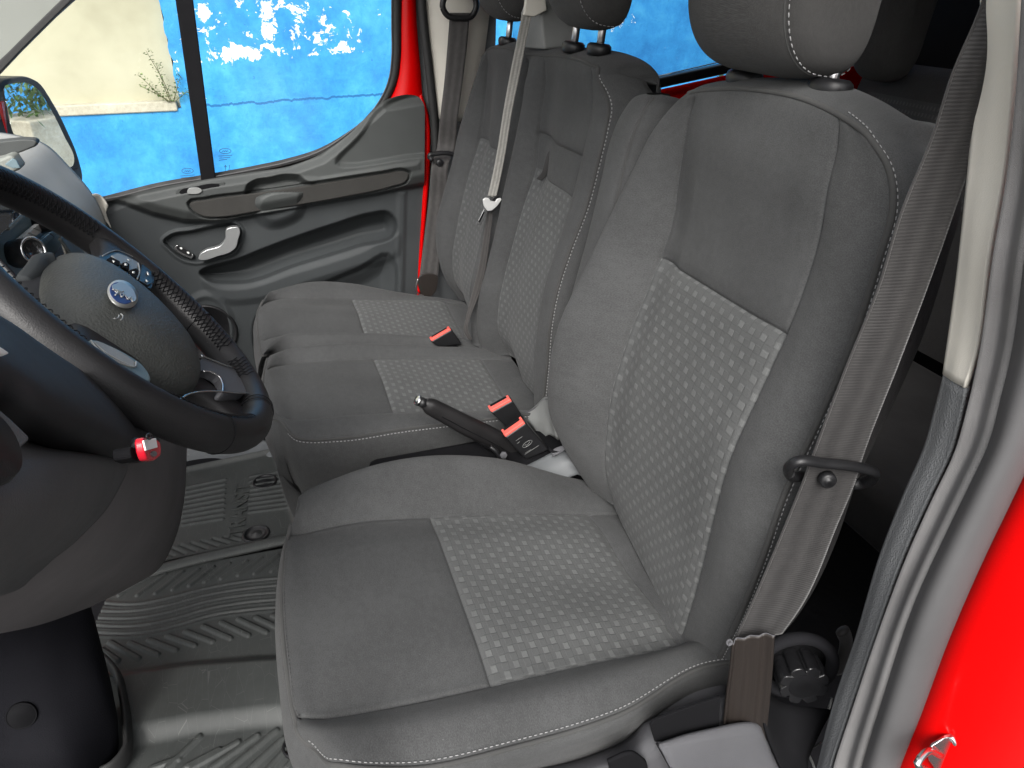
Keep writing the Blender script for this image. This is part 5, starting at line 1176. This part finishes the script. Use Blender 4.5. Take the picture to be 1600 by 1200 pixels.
el = sstep(sdf(PXY, np.array([X[4, 4], X[-5, 4], X[-5, -5], X[4, -5]])), .01); Z0 += .0*(1-el)
sc_n = np.random.RandomState(3)
edge_r = np.minimum(np.minimum(s_, 1-s_), np.minimum(r_, 1-r_)).ravel()
Z0 += .0
V = np.stack([x_, y2, Z0], 1); o = mk('rubber_sheet', V, [f for f in gridfaces(*s_.shape)], M_MAT, mt)
# round fixing stud near the seat
def stud(u_, v_, parent, r=.020):
    c_ = U(u_, v_, Z=.016); V, F = lathe([(r*1.25, -.006), (r*1.25, .001), (r*1.12, .003), (r, .001), (r*.96, -.001), (r*.5, .000), (r*.2, .002), (0, .002)], c_, (0, 0, 1), 40, up=(0, 1, 0)); mk('fixing_stud', V, F, M_BLKP, parent)
stud(462, 1165, mt, .019)
# passenger mat
mt2, X, s_, r_ = matthing('dark rubber mat with parallel grooves and raised lettering in the passenger footwell', [FX(215, 893), FX(470, 838), FX(430, 706), FX(250, 745)], 'floor_mat', .0026)
x_, y2 = X[..., 0].ravel(), X[..., 1].ravel(); PXY = np.stack([x_, y2], 1); Z0 = np.full(len(x_), .014)
A_ = []
for k in range(9):
    t = k/8; A_ += [((286, 764+62*t-4*t), (352-4*t, 752+62*t-2)), ((392-2*t, 752+56*t-6), (452, 746+58*t-10))]
d = segd(PXY, [(FX(*a), FX(*b)) for a, b in A_]); Z0 += .0035*sstep(d-.0035, .0022)
A_ = [((282+k*17, 852-k*3.2), (306+k*17, 862-k*4)) for k in range(-2, 8)]
d = segd(PXY, [(FX(*a), FX(*b)) for a, b in A_]); Z0 -= .003*np.exp(-(d/.0028)**2)
eg = np.minimum(np.minimum(s_, 1-s_), np.minimum(r_, 1-r_)).ravel(); Z0 += .012*np.exp(-(eg/.02)**2)
V = np.stack([x_, y2, Z0], 1); mk('rubber_sheet', V, [f for f in gridfaces(*s_.shape)], M_MAT, mt2)
stud(414, 752, mt2, .026); stud(400, 834, mt2, .026)
def text3(name, body, loc, xdir, ydir, size, mat, parent, ext=.0015):
    c_ = bpy.data.curves.new(name, 'FONT'); c_.body = body; c_.size = size; c_.extrude = ext; c_.align_x = 'CENTER'; c_.align_y = 'CENTER'; c_.offset = size*.012
    o_ = bpy.data.objects.new(name, c_); COL.objects.link(o_); z_ = np.cross(xdir, ydir)
    R = Matrix([[xdir[i], ydir[i], z_[i]] for i in range(3)]).to_4x4(); R.translation = Vector(loc); o_.matrix_world = R
    dg = bpy.context.evaluated_depsgraph_get(); bpy.context.view_layer.update(); me = bpy.data.meshes.new_from_object(o_.evaluated_get(bpy.context.evaluated_depsgraph_get()))
    o2 = bpy.data.objects.new(name, me); COL.objects.link(o2); o2.matrix_world = R; me.materials.clear(); me.materials.append(mat); bpy.data.objects.remove(o_)
    if parent: o2.parent = parent; o2.matrix_parent_inverse = parent.matrix_world.inverted()
    return o2
p0 = U(372, 818, Z=.016); p1 = U(378, 772, Z=.016); xd = (p1-p0); xd[2] = 0; xd /= np.linalg.norm(xd); yd = np.cross([0, 0, 1], xd)
text3('lettering', 'TRANSIT', (p0+p1)/2, xd, yd, .055, M_MAT, mt2, .0014)
# raised sill between the two mats and the front of the passenger footwell
fp = [U(a, b, Z=.0) for a, b in [(190, 905), (560, 828), (560, 800), (190, 872)]]
stp = tube('floor_lip', smooth([U(205, 903, Z=.014), U(300, 876, Z=.016), (U(380, 858, Z=.017)), U(470, 838, Z=.017)], 40), [[.010, .016]]*40, M_MAT, mt2, 14)
toe = pxnet('toe_board', [[(230, 700, .70), (330, 680, .70), (430, 690, .62)], [(235, 725, .66), (330, 712, .66), (432, 708, .57)], [(240, 748, .63), (330, 728, .63), (434, 712, .56)]], M_GTRIM, van, off=1)
# black moulded footrest housing at lower left, with rubber lip round it
fr_ = thing('footrest_housing', (-.4, .42, 0), 'black carpeted housing with round cap beside the driver floor mat', 'footrest')
fx = lambda u_, v_, z: tuple(U(u_, v_, Z=z))
G = np.array([[U(-140, 1010, Z=.36), U(10, 985, Z=.34), U(90, 962, Z=.33), U(134, 948, Z=.31), U(142, 950, Z=.22)],
 [U(-140, 1080, Z=.28), U(10, 1040, Z=.27), U(90, 1020, Z=.26), U(146, 1000, Z=.24), U(158, 1012, Z=.12)],
 [U(-140, 1150, Z=.21), U(10, 1110, Z=.20), U(95, 1090, Z=.19), U(162, 1075, Z=.16), U(176, 1080, Z=.05)],
 [U(-140, 1220, Z=.16), U(10, 1180, Z=.14), U(105, 1165, Z=.13), U(172, 1140, Z=.09), U(186, 1150, Z=.02)],
 [U(-140, 1300, Z=.12), U(10, 1260, Z=.10), U(110, 1240, Z=.08), U(165, 1200, Z=.04), U(180, 1196, Z=.005)],
 [U(-140, 1360, Z=.02), U(10, 1320, Z=.02), U(100, 1280, Z=.01), U(150, 1225, Z=.0), U(165, 1212, Z=-.005)]])
nt_ = Net(G); S = nt_.base(np.linspace(0, nt_.R[-1], 60), np.linspace(0, nt_.C[-1], 60)); uv = np.stack(np.meshgrid(np.linspace(0, nt_.C[-1], 60), np.linspace(0, nt_.R[-1], 60)), -1).reshape(-1, 2)
grid('housing', S, plastic('housing_black', (.006, .006, .008), .8, 700, .8, spec=.1), fr_, True, uv, thick=.004, off=1)
_pu, _pv = proj(S[..., 0], S[..., 1], S[..., 2]); _i, _j = np.unravel_index(np.argmin((_pu-33)**2+(_pv-1118)**2), _pu.shape)
cc_ = S[_i, _j].copy(); nn_ = np.cross(S[_i+2, _j]-S[_i-2, _j], S[_i, _j+2]-S[_i, _j-2]); nn_ /= np.linalg.norm(nn_); nn_ = nn_ if nn_@(CAM-cc_) > 0 else -nn_; cc_ = cc_+nn_*.0035
V, F = lathe([(.0, .0015), (.0185, .0015), (.019, .0004), (.0198, .0004), (.0205, .0022), (.0212, .0015), (.0216, -.002)], cc_, nn_, 48); mk('round_cap', V, F, M_BLKM, fr_)
tube('rubber_lip', smooth([U(152, 1022, Z=.04), U(168, 1036, Z=.04), U(184, 1056, Z=.04), U(192, 1086, Z=.04), U(199, 1145, Z=.04), U(197, 1178, Z=.04), U(180, 1199, Z=.04), U(120, 1222, Z=.04)], 60), [[.020, .007]]*60, M_RUB, fr_, 14)
M_SILVB = NB('tongue_silver').fin((.75, .75, .74), .35, metal=.3)
# ------------------------------------------------------------------ SEAT BELTS
def edge3(L, xs): return [U(p[0], p[1], X=x) for p, x in zip(L, xs)]
db_ = thing('seat_belt', (-.78, -.5, .5), 'wide charcoal webbing belt running down past the driver seat backrest', 'seat belt')
L = [(1610, -330), (1541, -60), (1526, 0), (1477, 119), (1449, 208), (1397, 337), (1364, 446), (1314, 570), (1259, 716), (1248, 746), (1220, 815), (1160, 955), (1144, 1000)]
R_ = [(1680, -330), (1600, -60), (1583, 0), (1551, 119), (1531, 208), (1491, 330), (1450, 446), (1407, 560), (1346, 720), (1337, 750), (1310, 815), (1249, 952), (1222, 990)]
L = [(a+8 if b < 960 else a+3, b) for a, b in L]; lx = np.r_[-.80, np.linspace(-.800, -.765, 12)]; rx_ = np.r_[-.812, np.linspace(-.812, -.785, 12)]
ribbon('webbing', edge3(L, lx), edge3(R_, rx_), M_BELTD, db_, n=200, m=15, wave=lambda a, b: np.stack([-.004*np.sin(math.pi*b)*np.sin(a*9)**2+0*a*b, .0+0*a*b, 0*a*b], -1))
tube('webbing_selvedge', smooth(edge3([(a+2.2, b) for a, b in L], lx-.0012), 160), .0011, M_BELTD, db_, 6)
# oval guide loop round the belt and its stud
lp = [(1232, 738), (1234, 728), (1243, 722), (1290, 724), (1345, 731), (1362, 736), (1367, 742), (1361, 750), (1345, 756), (1332, 757)]
lx2 = [-.775, -.785, -.79, -.795, -.80, -.80, -.79, -.78, -.765, -.76]
gl2 = tube('guide_loop', smooth([U(a, b, X=x) for (a, b), x in zip(lp, lx2)], 60), [[.0062, .0052]]*60, M_BLKP, db_, 14)
tube('guide_loop', smooth([U(1233, 739, X=-.775), U(1238, 745, X=-.765), U(1252, 744, X=-.755)], 20), .0058, M_BLKP, db_, 12)
V, F = lathe([(0, .006), (.0035, .006), (.004, .0045), (.0065, .0045), (.0085, .003), (.009, 0), (.009, -.004)], U(1293, 750, X=-.789), (-1, .35, .1), 36); mk('belt_stud', V, F, M_BLKP, db_)
# stiff brown sleeve at the floor end
A1 = [(1139, 999), (1136, 1030), (1130, 1080), (1124, 1140), (1118, 1200)]; A2 = [(1206, 988), (1204, 1030), (1200, 1080), (1194, 1140), (1188, 1200)]
sl1 = smooth(edge3(A1, [-.775]*5), 50); sl2 = smooth(edge3(A2, [-.795]*5), 50); m = 25; t = np.linspace(0, 1, m)
G = sl1[:, None]*(1-t)[None, :, None]+sl2[:, None]*t[None, :, None]
pr = -.003*np.cos(t*2*math.pi*3)*.4-.006*np.exp(-(t/.10)**2)-.004*np.exp(-((t-1)/.08)**2); G[..., 0] += pr[None, :]
uv = np.stack([np.broadcast_to(t[None, :], (50, m)), np.broadcast_to(np.linspace(0, .2, 50)[:, None], (50, m))], -1).reshape(-1, 2)
slv = grid('belt_sleeve', G, M_BROWN, db_, True, uv, thick=.003, off=0)
V, F = lathe([(.0030, 0), (.0042, .001), (.0042, .002), (.003, .003), (.002, .001), (.002, 0)], U(1139, 1003, X=-.783), (-1, .2, .4), 20); mk('sleeve_eyelet', V, F, M_SEATP, slv)
tube('sleeve_top_edge', [G[0, k]+np.array([-.001, 0, .0005]) for k in range(m)], .0007, M_SEATP, slv, 6)

# passenger belt
pb = thing('seat_belt', (.80, -.45, .4), 'dark belt hanging beside the far pillar behind the passenger door', 'seat belt')
L = [(703, 20), (700, 60), (695, 120), (688, 180), (681, 239), (676, 250), (670, 310), (663, 370), (655, 434)]
R_ = [(734, 20), (731, 60), (724, 120), (716, 180), (709, 239), (702, 252), (698, 310), (691, 370), (684, 434)]
pin = ribbon('webbing', edge3(L, [.835]*5+[.80]*4), edge3(R_, [.825]*5+[.79]*4), M_BELTP, pb, n=100, m=9)
ring = smooth([U(a, b, X=.82) for a, b in [(692, 12), (697, -8), (718, -14), (740, -8), (744, 12), (738, 24), (718, 28), (699, 24)]], 50, True)
V, F = sweep(np.vstack([ring, ring[:1]]), [[.006, .008]]*51, 10, cap=False); mk('belt_ring', V, F, M_BLKP, pb)
ring = [U(a, b, X=.785) for a, b in [(672, 248), (671, 243), (680, 240.5), (705, 240.5), (712, 243)]]
tube('guide_loop', smooth(ring, 30), .0065, M_BLKP, pb, 12); tube('guide_loop', [U(672, 245, X=.78), U(675, 251, X=.77)], .006, M_BLKP, pb, 10)
V, F = lathe([(0, .004), (.008, .004), (.011, 0), (.011, -.004)], U(687, 254, X=.785), (-1, .1, .3), 24); mk('belt_stud', V, F, M_BLKP, pb)
tk = poly('belt_tongue', smooth([U(a, b, X=.775) for a, b in [(654, 432), (684, 432), (683, 444), (679, 456), (671, 463), (661, 463), (655, 452), (652, 442)]], 40, True), (-.006, 0, 0), M_BROWN, pb, bevel=.002)
tube('anchor_hook', smooth([U(a, b, X=.77) for a, b in [(653, 436), (650, 448), (654, 459), (662, 463), (660, 468)]], 30), .0022, M_STEEL, pb, 8)

# middle belt
mb = thing('seat_belt', (.42, -.5, .5), 'pale shiny belt with metal tongue hanging in front of the passenger bench backrest', 'seat belt')
L = [(816, 20), (806, 70), (797, 115), (787, 170), (777, 234), (767, 285), (762, 306)]
R_ = [(831, 22), (820, 75), (811, 121), (800, 175), (790, 237), (780, 288), (775, 309)]
mx = [.345, .365, .375, .38, .385, .39, .39]
ribbon('webbing', edge3(L, mx), edge3(R_, np.array(mx)-.008), M_BELTL, mb, n=90, m=9)
L = [(762, 318), (759, 345), (754, 380), (747, 420), (737, 460), (728, 495), (725, 520), (733, 532)]
R_ = [(771, 318), (769, 345), (764, 385), (758, 425), (748, 462), (735, 495), (731, 515), (738, 530)]
ribbon('lower_webbing', edge3(L, [.39]*8), edge3(R_, [.386]*8), M_BELTP, mb, n=90, m=7)
tg = poly('belt_tongue', [U(a, b, X=.374) for a, b in [(753.5, 311), (758, 308), (763, 309), (766, 313), (773, 314), (775, 310), (781, 308), (783, 311), (776, 321), (768, 328), (761, 329), (755, 321)]], (-.006, 0, 0), M_SILVB, mb, bevel=.0018)
poly('tongue_plate', [U(a, b, X=.375) for a, b in [(756, 326), (762, 328), (752, 350), (749, 352), (745.5, 350), (746, 346)]], (-.003, 0, 0), M_CHROME, mb, bevel=.0008)
poly('tongue_slot', [U(a, b, X=.3715) for a, b in [(755.5, 331), (757.5, 331.5), (750, 347), (748, 346.5)]], (-.0006, 0, 0), M_BLKM, mb, bevel=0)
poly('tongue_backing', smooth([U(a, b, X=.378) for a, b in [(772, 306), (780, 306), (784, 313), (782, 321), (774, 328), (768, 331)]], 30, True), (-.008, 0, 0), M_BLKP, mb, bevel=.002)

# pull loop on the middle backrest
stp = thing('pull_strap', U(846, 250, X=.27), 'small grey fabric pull strap looped on the middle backrest panel', 'strap')
ribbon('strap', edge3([(866, 227), (856, 240), (851, 255), (846, 270), (838, 279)], [.235, .235, .235, .24, .25]), edge3([(878, 229), (864, 243), (858, 258), (855, 272), (847, 282)], [.228, .228, .23, .235, .245]), M_FABD, stp, n=30, m=5, th=.003)

# ------------------------------------------------------------------ BUCKLES
def buckle(px_top, px_bot, X, th_, label, group='seat belt buckles between the seats', print_=False, top_px=None):
    """px_top: the two corners of the red mouth edge facing us; px_bot: the two lower corners"""
    c0 = U(*px_top[0], X=X); b = thing('belt_buckle', c0, label, 'seat belt buckle', group)
    P = [U(*p, X=X) for p in (px_top[0], px_top[1], px_bot[1], px_bot[0])]
    body = poly('body', P, (th_, 0, 0), M_BLKP, b, bevel=.0035, seg=3)
    ax = (P[0]+P[1])/2-(P[2]+P[3])/2; ax /= np.linalg.norm(ax); w_ = P[1]-P[0]; L_ = np.linalg.norm(w_); w_ /= L_; nx = np.cross(w_, ax); nx /= np.linalg.norm(nx)
    R3 = np.array([w_, nx, ax]).T; th3 = th_; cen_ = (P[0]+P[1])/2+np.array([th_/2, 0, 0])
    # red mouth as a rounded frame with dark slot
    box('red_button', cen_+ax*.0015-np.array([th_*.20, 0, 0]), (L_*.94, th_*.50, .006), M_BUCK, b, R3, bevel=.0015)
    box('slot', cen_+ax*.0010+np.array([th_*.28, 0, 0]), (L_*.74, th_*.20, .006), M_BLKM, b, R3, bevel=.001)
    for s_ in (-1, 1): box('red_button', cen_+ax*.0014+w_*s_*L_*.42+np.array([th_*.12, 0, 0]), (L_*.10, th_*.5, .0055), M_BUCK, b, R3, bevel=.001)
    stem = tube('stalk', [(P[2]+P[3])/2+np.array([th_/2, 0, 0]), (P[2]+P[3])/2+np.array([th_/2, 0, 0])-ax*.05+np.array([0, -.01, -.02])], [[.014, .004]]*2, M_BLKM, b, 12)
    if print_:
        q = lambda a, b_: U(a, b_, X=X-.0008)
        pr_ = [sweep([q(824+9*math.cos(t)*.8-3.2*math.sin(t)*.5, 693.5-9*math.cos(t)*.55-3.2*math.sin(t)*.9) for t in np.linspace(0, 6.28, 36)], .0004, 5, cap=False)]
        for a, b_ in (((822, 698), (828, 690)), ((806, 689), (816, 682)), ((808, 693), (812, 690)), ((820, 710), (842, 696)), ((821, 708), (830, 702)), ((819, 696), (823, 694))): pr_.append(sweep([q(*a), q(*b_)], .0004, 5))
        V, F = merge(pr_); mk('print', V, F, M_SEATPL, b)
    return b
buckle([(673.5, 534), (706, 515)], [(686, 543), (722, 538)], .40, .022, 'red and black belt buckle lying on the far passenger cushion')
buckle([(767, 645), (801, 626)], [(800, 676), (826, 664)], -.10, .024, 'red and black belt buckle standing behind the handbrake, upper of the near pair')
buckle([(789, 684), (822, 661)], [(822, 719), (858, 703)], -.165, .026, 'red and black belt buckle with faint printed oval, nearest the driver seat', print_=True)

# ------------------------------------------------------------------ HANDBRAKE
hb = thing('handbrake', U(820, 720, X=-.12), 'black handbrake lever with silver button between the seats', 'handbrake')
HP_ = [U(662, 630, X=-.12), U(690, 644, X=-.12), U(720, 660, X=-.12), U(760, 680, X=-.12), U(800, 703, X=-.12), U(830, 722, X=-.12)]
H = smooth(HP_, 60); tt_ = np.linspace(0, 1, 60); rr_ = np.stack([.0155+.004*np.sin(tt_*2.2)+.002*tt_-.006*np.exp(-(tt_/.03)**2), .0125+.003*tt_-.004*np.exp(-(tt_/.03)**2)], 1)
tube('grip', H, rr_, M_LEATH, hb, 20, sq=2.6)
e_ = (H[0]-H[6]); e_ /= np.linalg.norm(e_)
tube('button_neck', [H[0]-e_*.004, H[0]+e_*.010], .0095, M_BLKP, hb, 20)
V, F = lathe([(.0095, 0), (.0105, .001), (.0105, .005), (.0085, .0065), (0, .0065)], H[0]+e_*.010, e_, 28, up=(0, 0, 1)); mk('release_button', V, F, M_CHROME, hb)
tube('lever_arm', smooth([H[30]+[0, 0, -.012], H[45]+[0, -.0, -.018], H[-1]+[0, -.02, -.03], H[-1]+[0, -.06, -.07]], 30), [[.014, .012]]*30, M_BLKM, hb, 12)
tube('seam', [p+np.array([-.0135-.002*t, 0, -.004]) for p, t in zip(H[8:56], tt_[8:56])], .0010, M_BLKM, hb, 6)
# linkage, bolt and plastic covers round the handbrake foot
tube('linkage', smooth([U(766, 698, X=-.16), U(774, 704, X=-.165), U(782, 716, X=-.165), U(790, 722, X=-.165)], 20), .0045, M_BLKP, hb, 10)
V, F = lathe([(0, .006), (.006, .006), (.0075, .004), (.0075, 0)], U(787, 711, X=-.172), (-1, .4, .6), 6); mk('bolt', V, F, M_SEATP, hb)
cvr = pxnet('hinge_cover', [[(816, 648, -.02), (834, 636, -.04), (851, 620, -.07), (857, 624, -.10)], [(822, 655, -.04), (840, 645, -.06), (856, 632, -.09), (861, 640, -.12)], [(832, 668, -.06), (846, 658, -.08), (858, 652, -.10), (864, 660, -.13)], [(846, 692, -.08), (852, 682, -.10), (860, 680, -.115), (872, 688, -.135)]], M_SEATPL, dbl, off=1)
tube('hinge_cover_edge', smooth([U(a, b, X=x) for a, b, x in [(816, 648, -.022), (834, 639, -.042), (853, 624, -.075), (858, 624, -.10)]], 30), .0018, M_SEATP, dbl, 6)
pxnet('hinge_cover', [[(796, 735, -.19), (820, 728, -.18), (845, 716, -.17), (870, 704, -.165), (886, 702, -.17)], [(806, 741, -.20), (830, 738, -.195), (856, 730, -.19), (884, 720, -.19), (898, 722, -.20)], [(820, 750, -.21), (850, 752, -.21), (880, 750, -.21), (906, 742, -.21), (916, 750, -.22)]], M_GTRIM, seat, off=1)
pxnet('pin_cover', [[(861, 706, -.18), (868, 700, -.18), (880, 696, -.185)], [(864, 712, -.19), (874, 708, -.19), (884, 702, -.19)]], M_SEATP, seat, off=1)
tube('cable', smooth([U(858, 700, X=-.17), U(862, 705, X=-.18), U(872, 706, X=-.185), U(884, 698, X=-.185)], 20), .003, M_BLKM, hb, 8)
box('tunnel', (-.12, -.35, .20), (.12, .5, .36), M_BLKM, hb, bevel=.02)

# ------------------------------------------------------------------ DRIVER SEAT BASE
base = thing('adjuster_console', (-.48, -.25, 0), 'grey plastic seat plinth with lift-up flap and round black adjuster knob, under the driver seat', 'seat plinth')
box('pedestal', (-.47, -.22, .15), (.44, .46, .28), M_BLKM, base, bevel=.03)
pxnet('side_valance', [
 [(600, 1215, -.690), (800, 1165, -.690), (940, 1130, -.690), (972, 1108, -.690), (1000, 1070, -.685), (1045, 1044, -.68), (1136, 1022, -.67)],
 [(600, 1250, -.712), (800, 1200, -.712), (925, 1172, -.712), (978, 1150, -.712), (1004, 1124, -.710), (1060, 1103, -.708), (1134, 1078, -.706)],
 [(600, 1262, -.745), (800, 1214, -.745), (930, 1184, -.745), (984, 1160, -.745), (1011, 1132, -.745), (1064, 1114, -.745), (1134, 1089, -.745)],
 [(600, 1280, -.772), (800, 1240, -.772), (935, 1206, -.772), (990, 1180, -.772), (1020, 1158, -.770), (1068, 1140, -.766), (1134, 1110, -.762)],
 [(600, 1340, -.785), (800, 1300, -.785), (960, 1260, -.785), (1010, 1230, -.785), (1050, 1205, -.785), (1090, 1190, -.785), (1160, 1160, -.785)]], M_SEATP, base, off=1)
# pocket behind the flap and the flap itself
pk = poly('pocket', [U(a, b, X=-.782) for a, b in [(1016, 1134), (1022, 1126), (1060, 1112), (1100, 1098), (1126, 1090), (1124, 1136), (1060, 1158), (1024, 1160)]], (.004, 0, 0), M_BLKM, base, bevel=.001, n=0)
fl1 = [(1028, 1161), (1060, 1150), (1110, 1138), (1165, 1128), (1184, 1130), (1192, 1138), (1188, 1150)]; fl2 = [(1048, 1200), (1075, 1200), (1120, 1200), (1170, 1196), (1200, 1190), (1214, 1196), (1220, 1204)]; fl3 = [(1075, 1270), (1100, 1270), (1150, 1270), (1200, 1270), (1240, 1262), (1258, 1262), (1262, 1262)]
pxnet('lift_up_flap', [[(a, b+2, -.785) for a, b in fl1], [(a, b, -.792) for a, b in fl1], [(a, b, -.812) for a, b in fl2], [(a, b, -.825) for a, b in fl3]], M_SEATP, base, off=1)
tube('flap_gap', [U(1026, 1161, X=-.792), U(1037, 1180, X=-.80), U(1050, 1203, X=-.813), U(1075, 1240, X=-.82)], .0016, M_BLKM, base, 6)
pxnet('front_recess', [[(950, 1190, -.79), (985, 1176, -.79), (1010, 1190, -.79)], [(960, 1230, -.79), (990, 1230, -.79), (1020, 1230, -.79)]], M_BLKM, base, off=1)
# adjuster knob
M_BLKG = plastic('gloss_black', (.010, .010, .011), .22, 2000, .05, spec=.6)
kc_ = U(1248, 1050, X=-.768); ka = np.array([-.80, .30, .05]); ka /= np.linalg.norm(ka)
Rk = frame(ka); gear = []
for k in range(8):
    for t_, r__ in ((-.36, .0305), (-.18, .032), (.0, .0323), (.18, .032), (.36, .0305), (.43, .0245)):
        t = (k+.5+t_)*math.pi/4+.1; gear.append((r__*math.cos(t), r__*math.sin(t)))
    t = (k+1.43-.86/2+.07)*math.pi/4+.1
gp_ = [kc_+Rk@np.array([a_, b_, -.014]) for a_, b_ in gear]
V, F = prism(gp_, ka*.038); kno = mk('adjuster_knob', V, F, M_BLKG, base, True, bevel=.0022, seg=3)
V, F = lathe([(0, .0245), (.019, .0245), (.020, .0240), (.020, .018)], kc_, ka, 40); mk('knob_face', V, F, M_BLKM, kno)
ringp = [kc_+Rk@np.array([.047*math.cos(t), .047*math.sin(t), -.012]) for t in np.linspace(0, 2*math.pi, 61)]
V, F = sweep(ringp, [[.010, .008]]*61, 14, cap=False); mk('carpet_collar', V, F, M_BLK, base)
V, F = lathe([(.045, -.014), (.03, -.016), (0, -.018)], kc_, ka, 40); mk('knob_backing', V, F, M_BLKM, base)
pxnet('rear_valance', [[(1196, 1080, -.775), (1230, 1100, -.775), (1300, 1110, -.79)], [(1196, 1130, -.80), (1226, 1150, -.80), (1270, 1170, -.81)], [(1222, 1206, -.815), (1250, 1206, -.815), (1262, 1206, -.82)], [(1250, 1280, -.82), (1262, 1280, -.82), (1272, 1280, -.82)]], M_BLKM, base, off=1)
tube('wire', smooth([U(1272, 1200, X=-.75), U(1262, 1150, X=-.74), U(1290, 1120, X=-.73), U(1300, 1090, X=-.72)], 30), .0022, M_SEATPL, base, 6)
tube('wire', smooth([U(1250, 1180, X=-.76), U(1275, 1165, X=-.75), U(1288, 1158, X=-.745)], 20), .0016, M_BELTD, base, 6)
tube('fabric_fold', smooth([U(1316, 985, X=-.74), U(1322, 1000, X=-.74), U(1318, 1025, X=-.74), U(1308, 1050, X=-.74)], 20), [[.010, .006]]*20, M_BELTD, base, 10)

# ------------------------------------------------------------------ SECOND ROW
r2 = thing('rear_bench', (.1, -1.6, 0), 'dark second row bench seat with headrest, in shadow behind the driver seat', 'car seat')
Zr = np.linspace(.45, .99, 12); Gr = np.array([[(x, -1.36-.18*(z-.45)/.54-.02*abs(x-.1)**2, z) for x in np.linspace(-.26, .42, 40)] for z in Zr])
Gr = np.concatenate([Gr, (Gr[-1]+[0, -.04, .02])[None], (Gr[-1]+[0, -.10, .0])[None], (Gr[-1]+[0, -.12, -.4])[None]])
uv = np.stack([np.broadcast_to(np.linspace(0, 1.5, 40)[None, :], (15, 40)), np.broadcast_to(np.r_[Zr, 1.02, 1.06, 1.4][:, None], (15, 40))], -1).reshape(-1, 2)
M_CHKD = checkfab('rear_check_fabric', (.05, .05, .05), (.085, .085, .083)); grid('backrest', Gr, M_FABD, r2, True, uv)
Gi = Gr[:12].copy()+np.array([0, .006, 0]); zt = U(1390, 138, Y=-1.54)[2]
kk = (Zr < zt) & (Zr > .72); Gi = Gi[kk]; grid('backrest_insert', Gi[:, 2:37], M_CHKD, r2, True, uv.reshape(15, 40, 2)[:12][kk][:, 2:37].reshape(-1, 2))
headrest(r2, U(1397, 30, Y=-1.50), (.085, .05, .13), stx=.9, st=False, sx=4)
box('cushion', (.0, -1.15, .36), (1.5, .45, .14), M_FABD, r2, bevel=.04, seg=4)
# ------------------------------------------------------------------ finish
for o_ in list(scene.objects):
    if o_.type == 'MESH':
        me = o_.data
        if len(me.materials) and me.materials[0] is not None and any(m.type == 'BEVEL' for m in o_.modifiers): pass
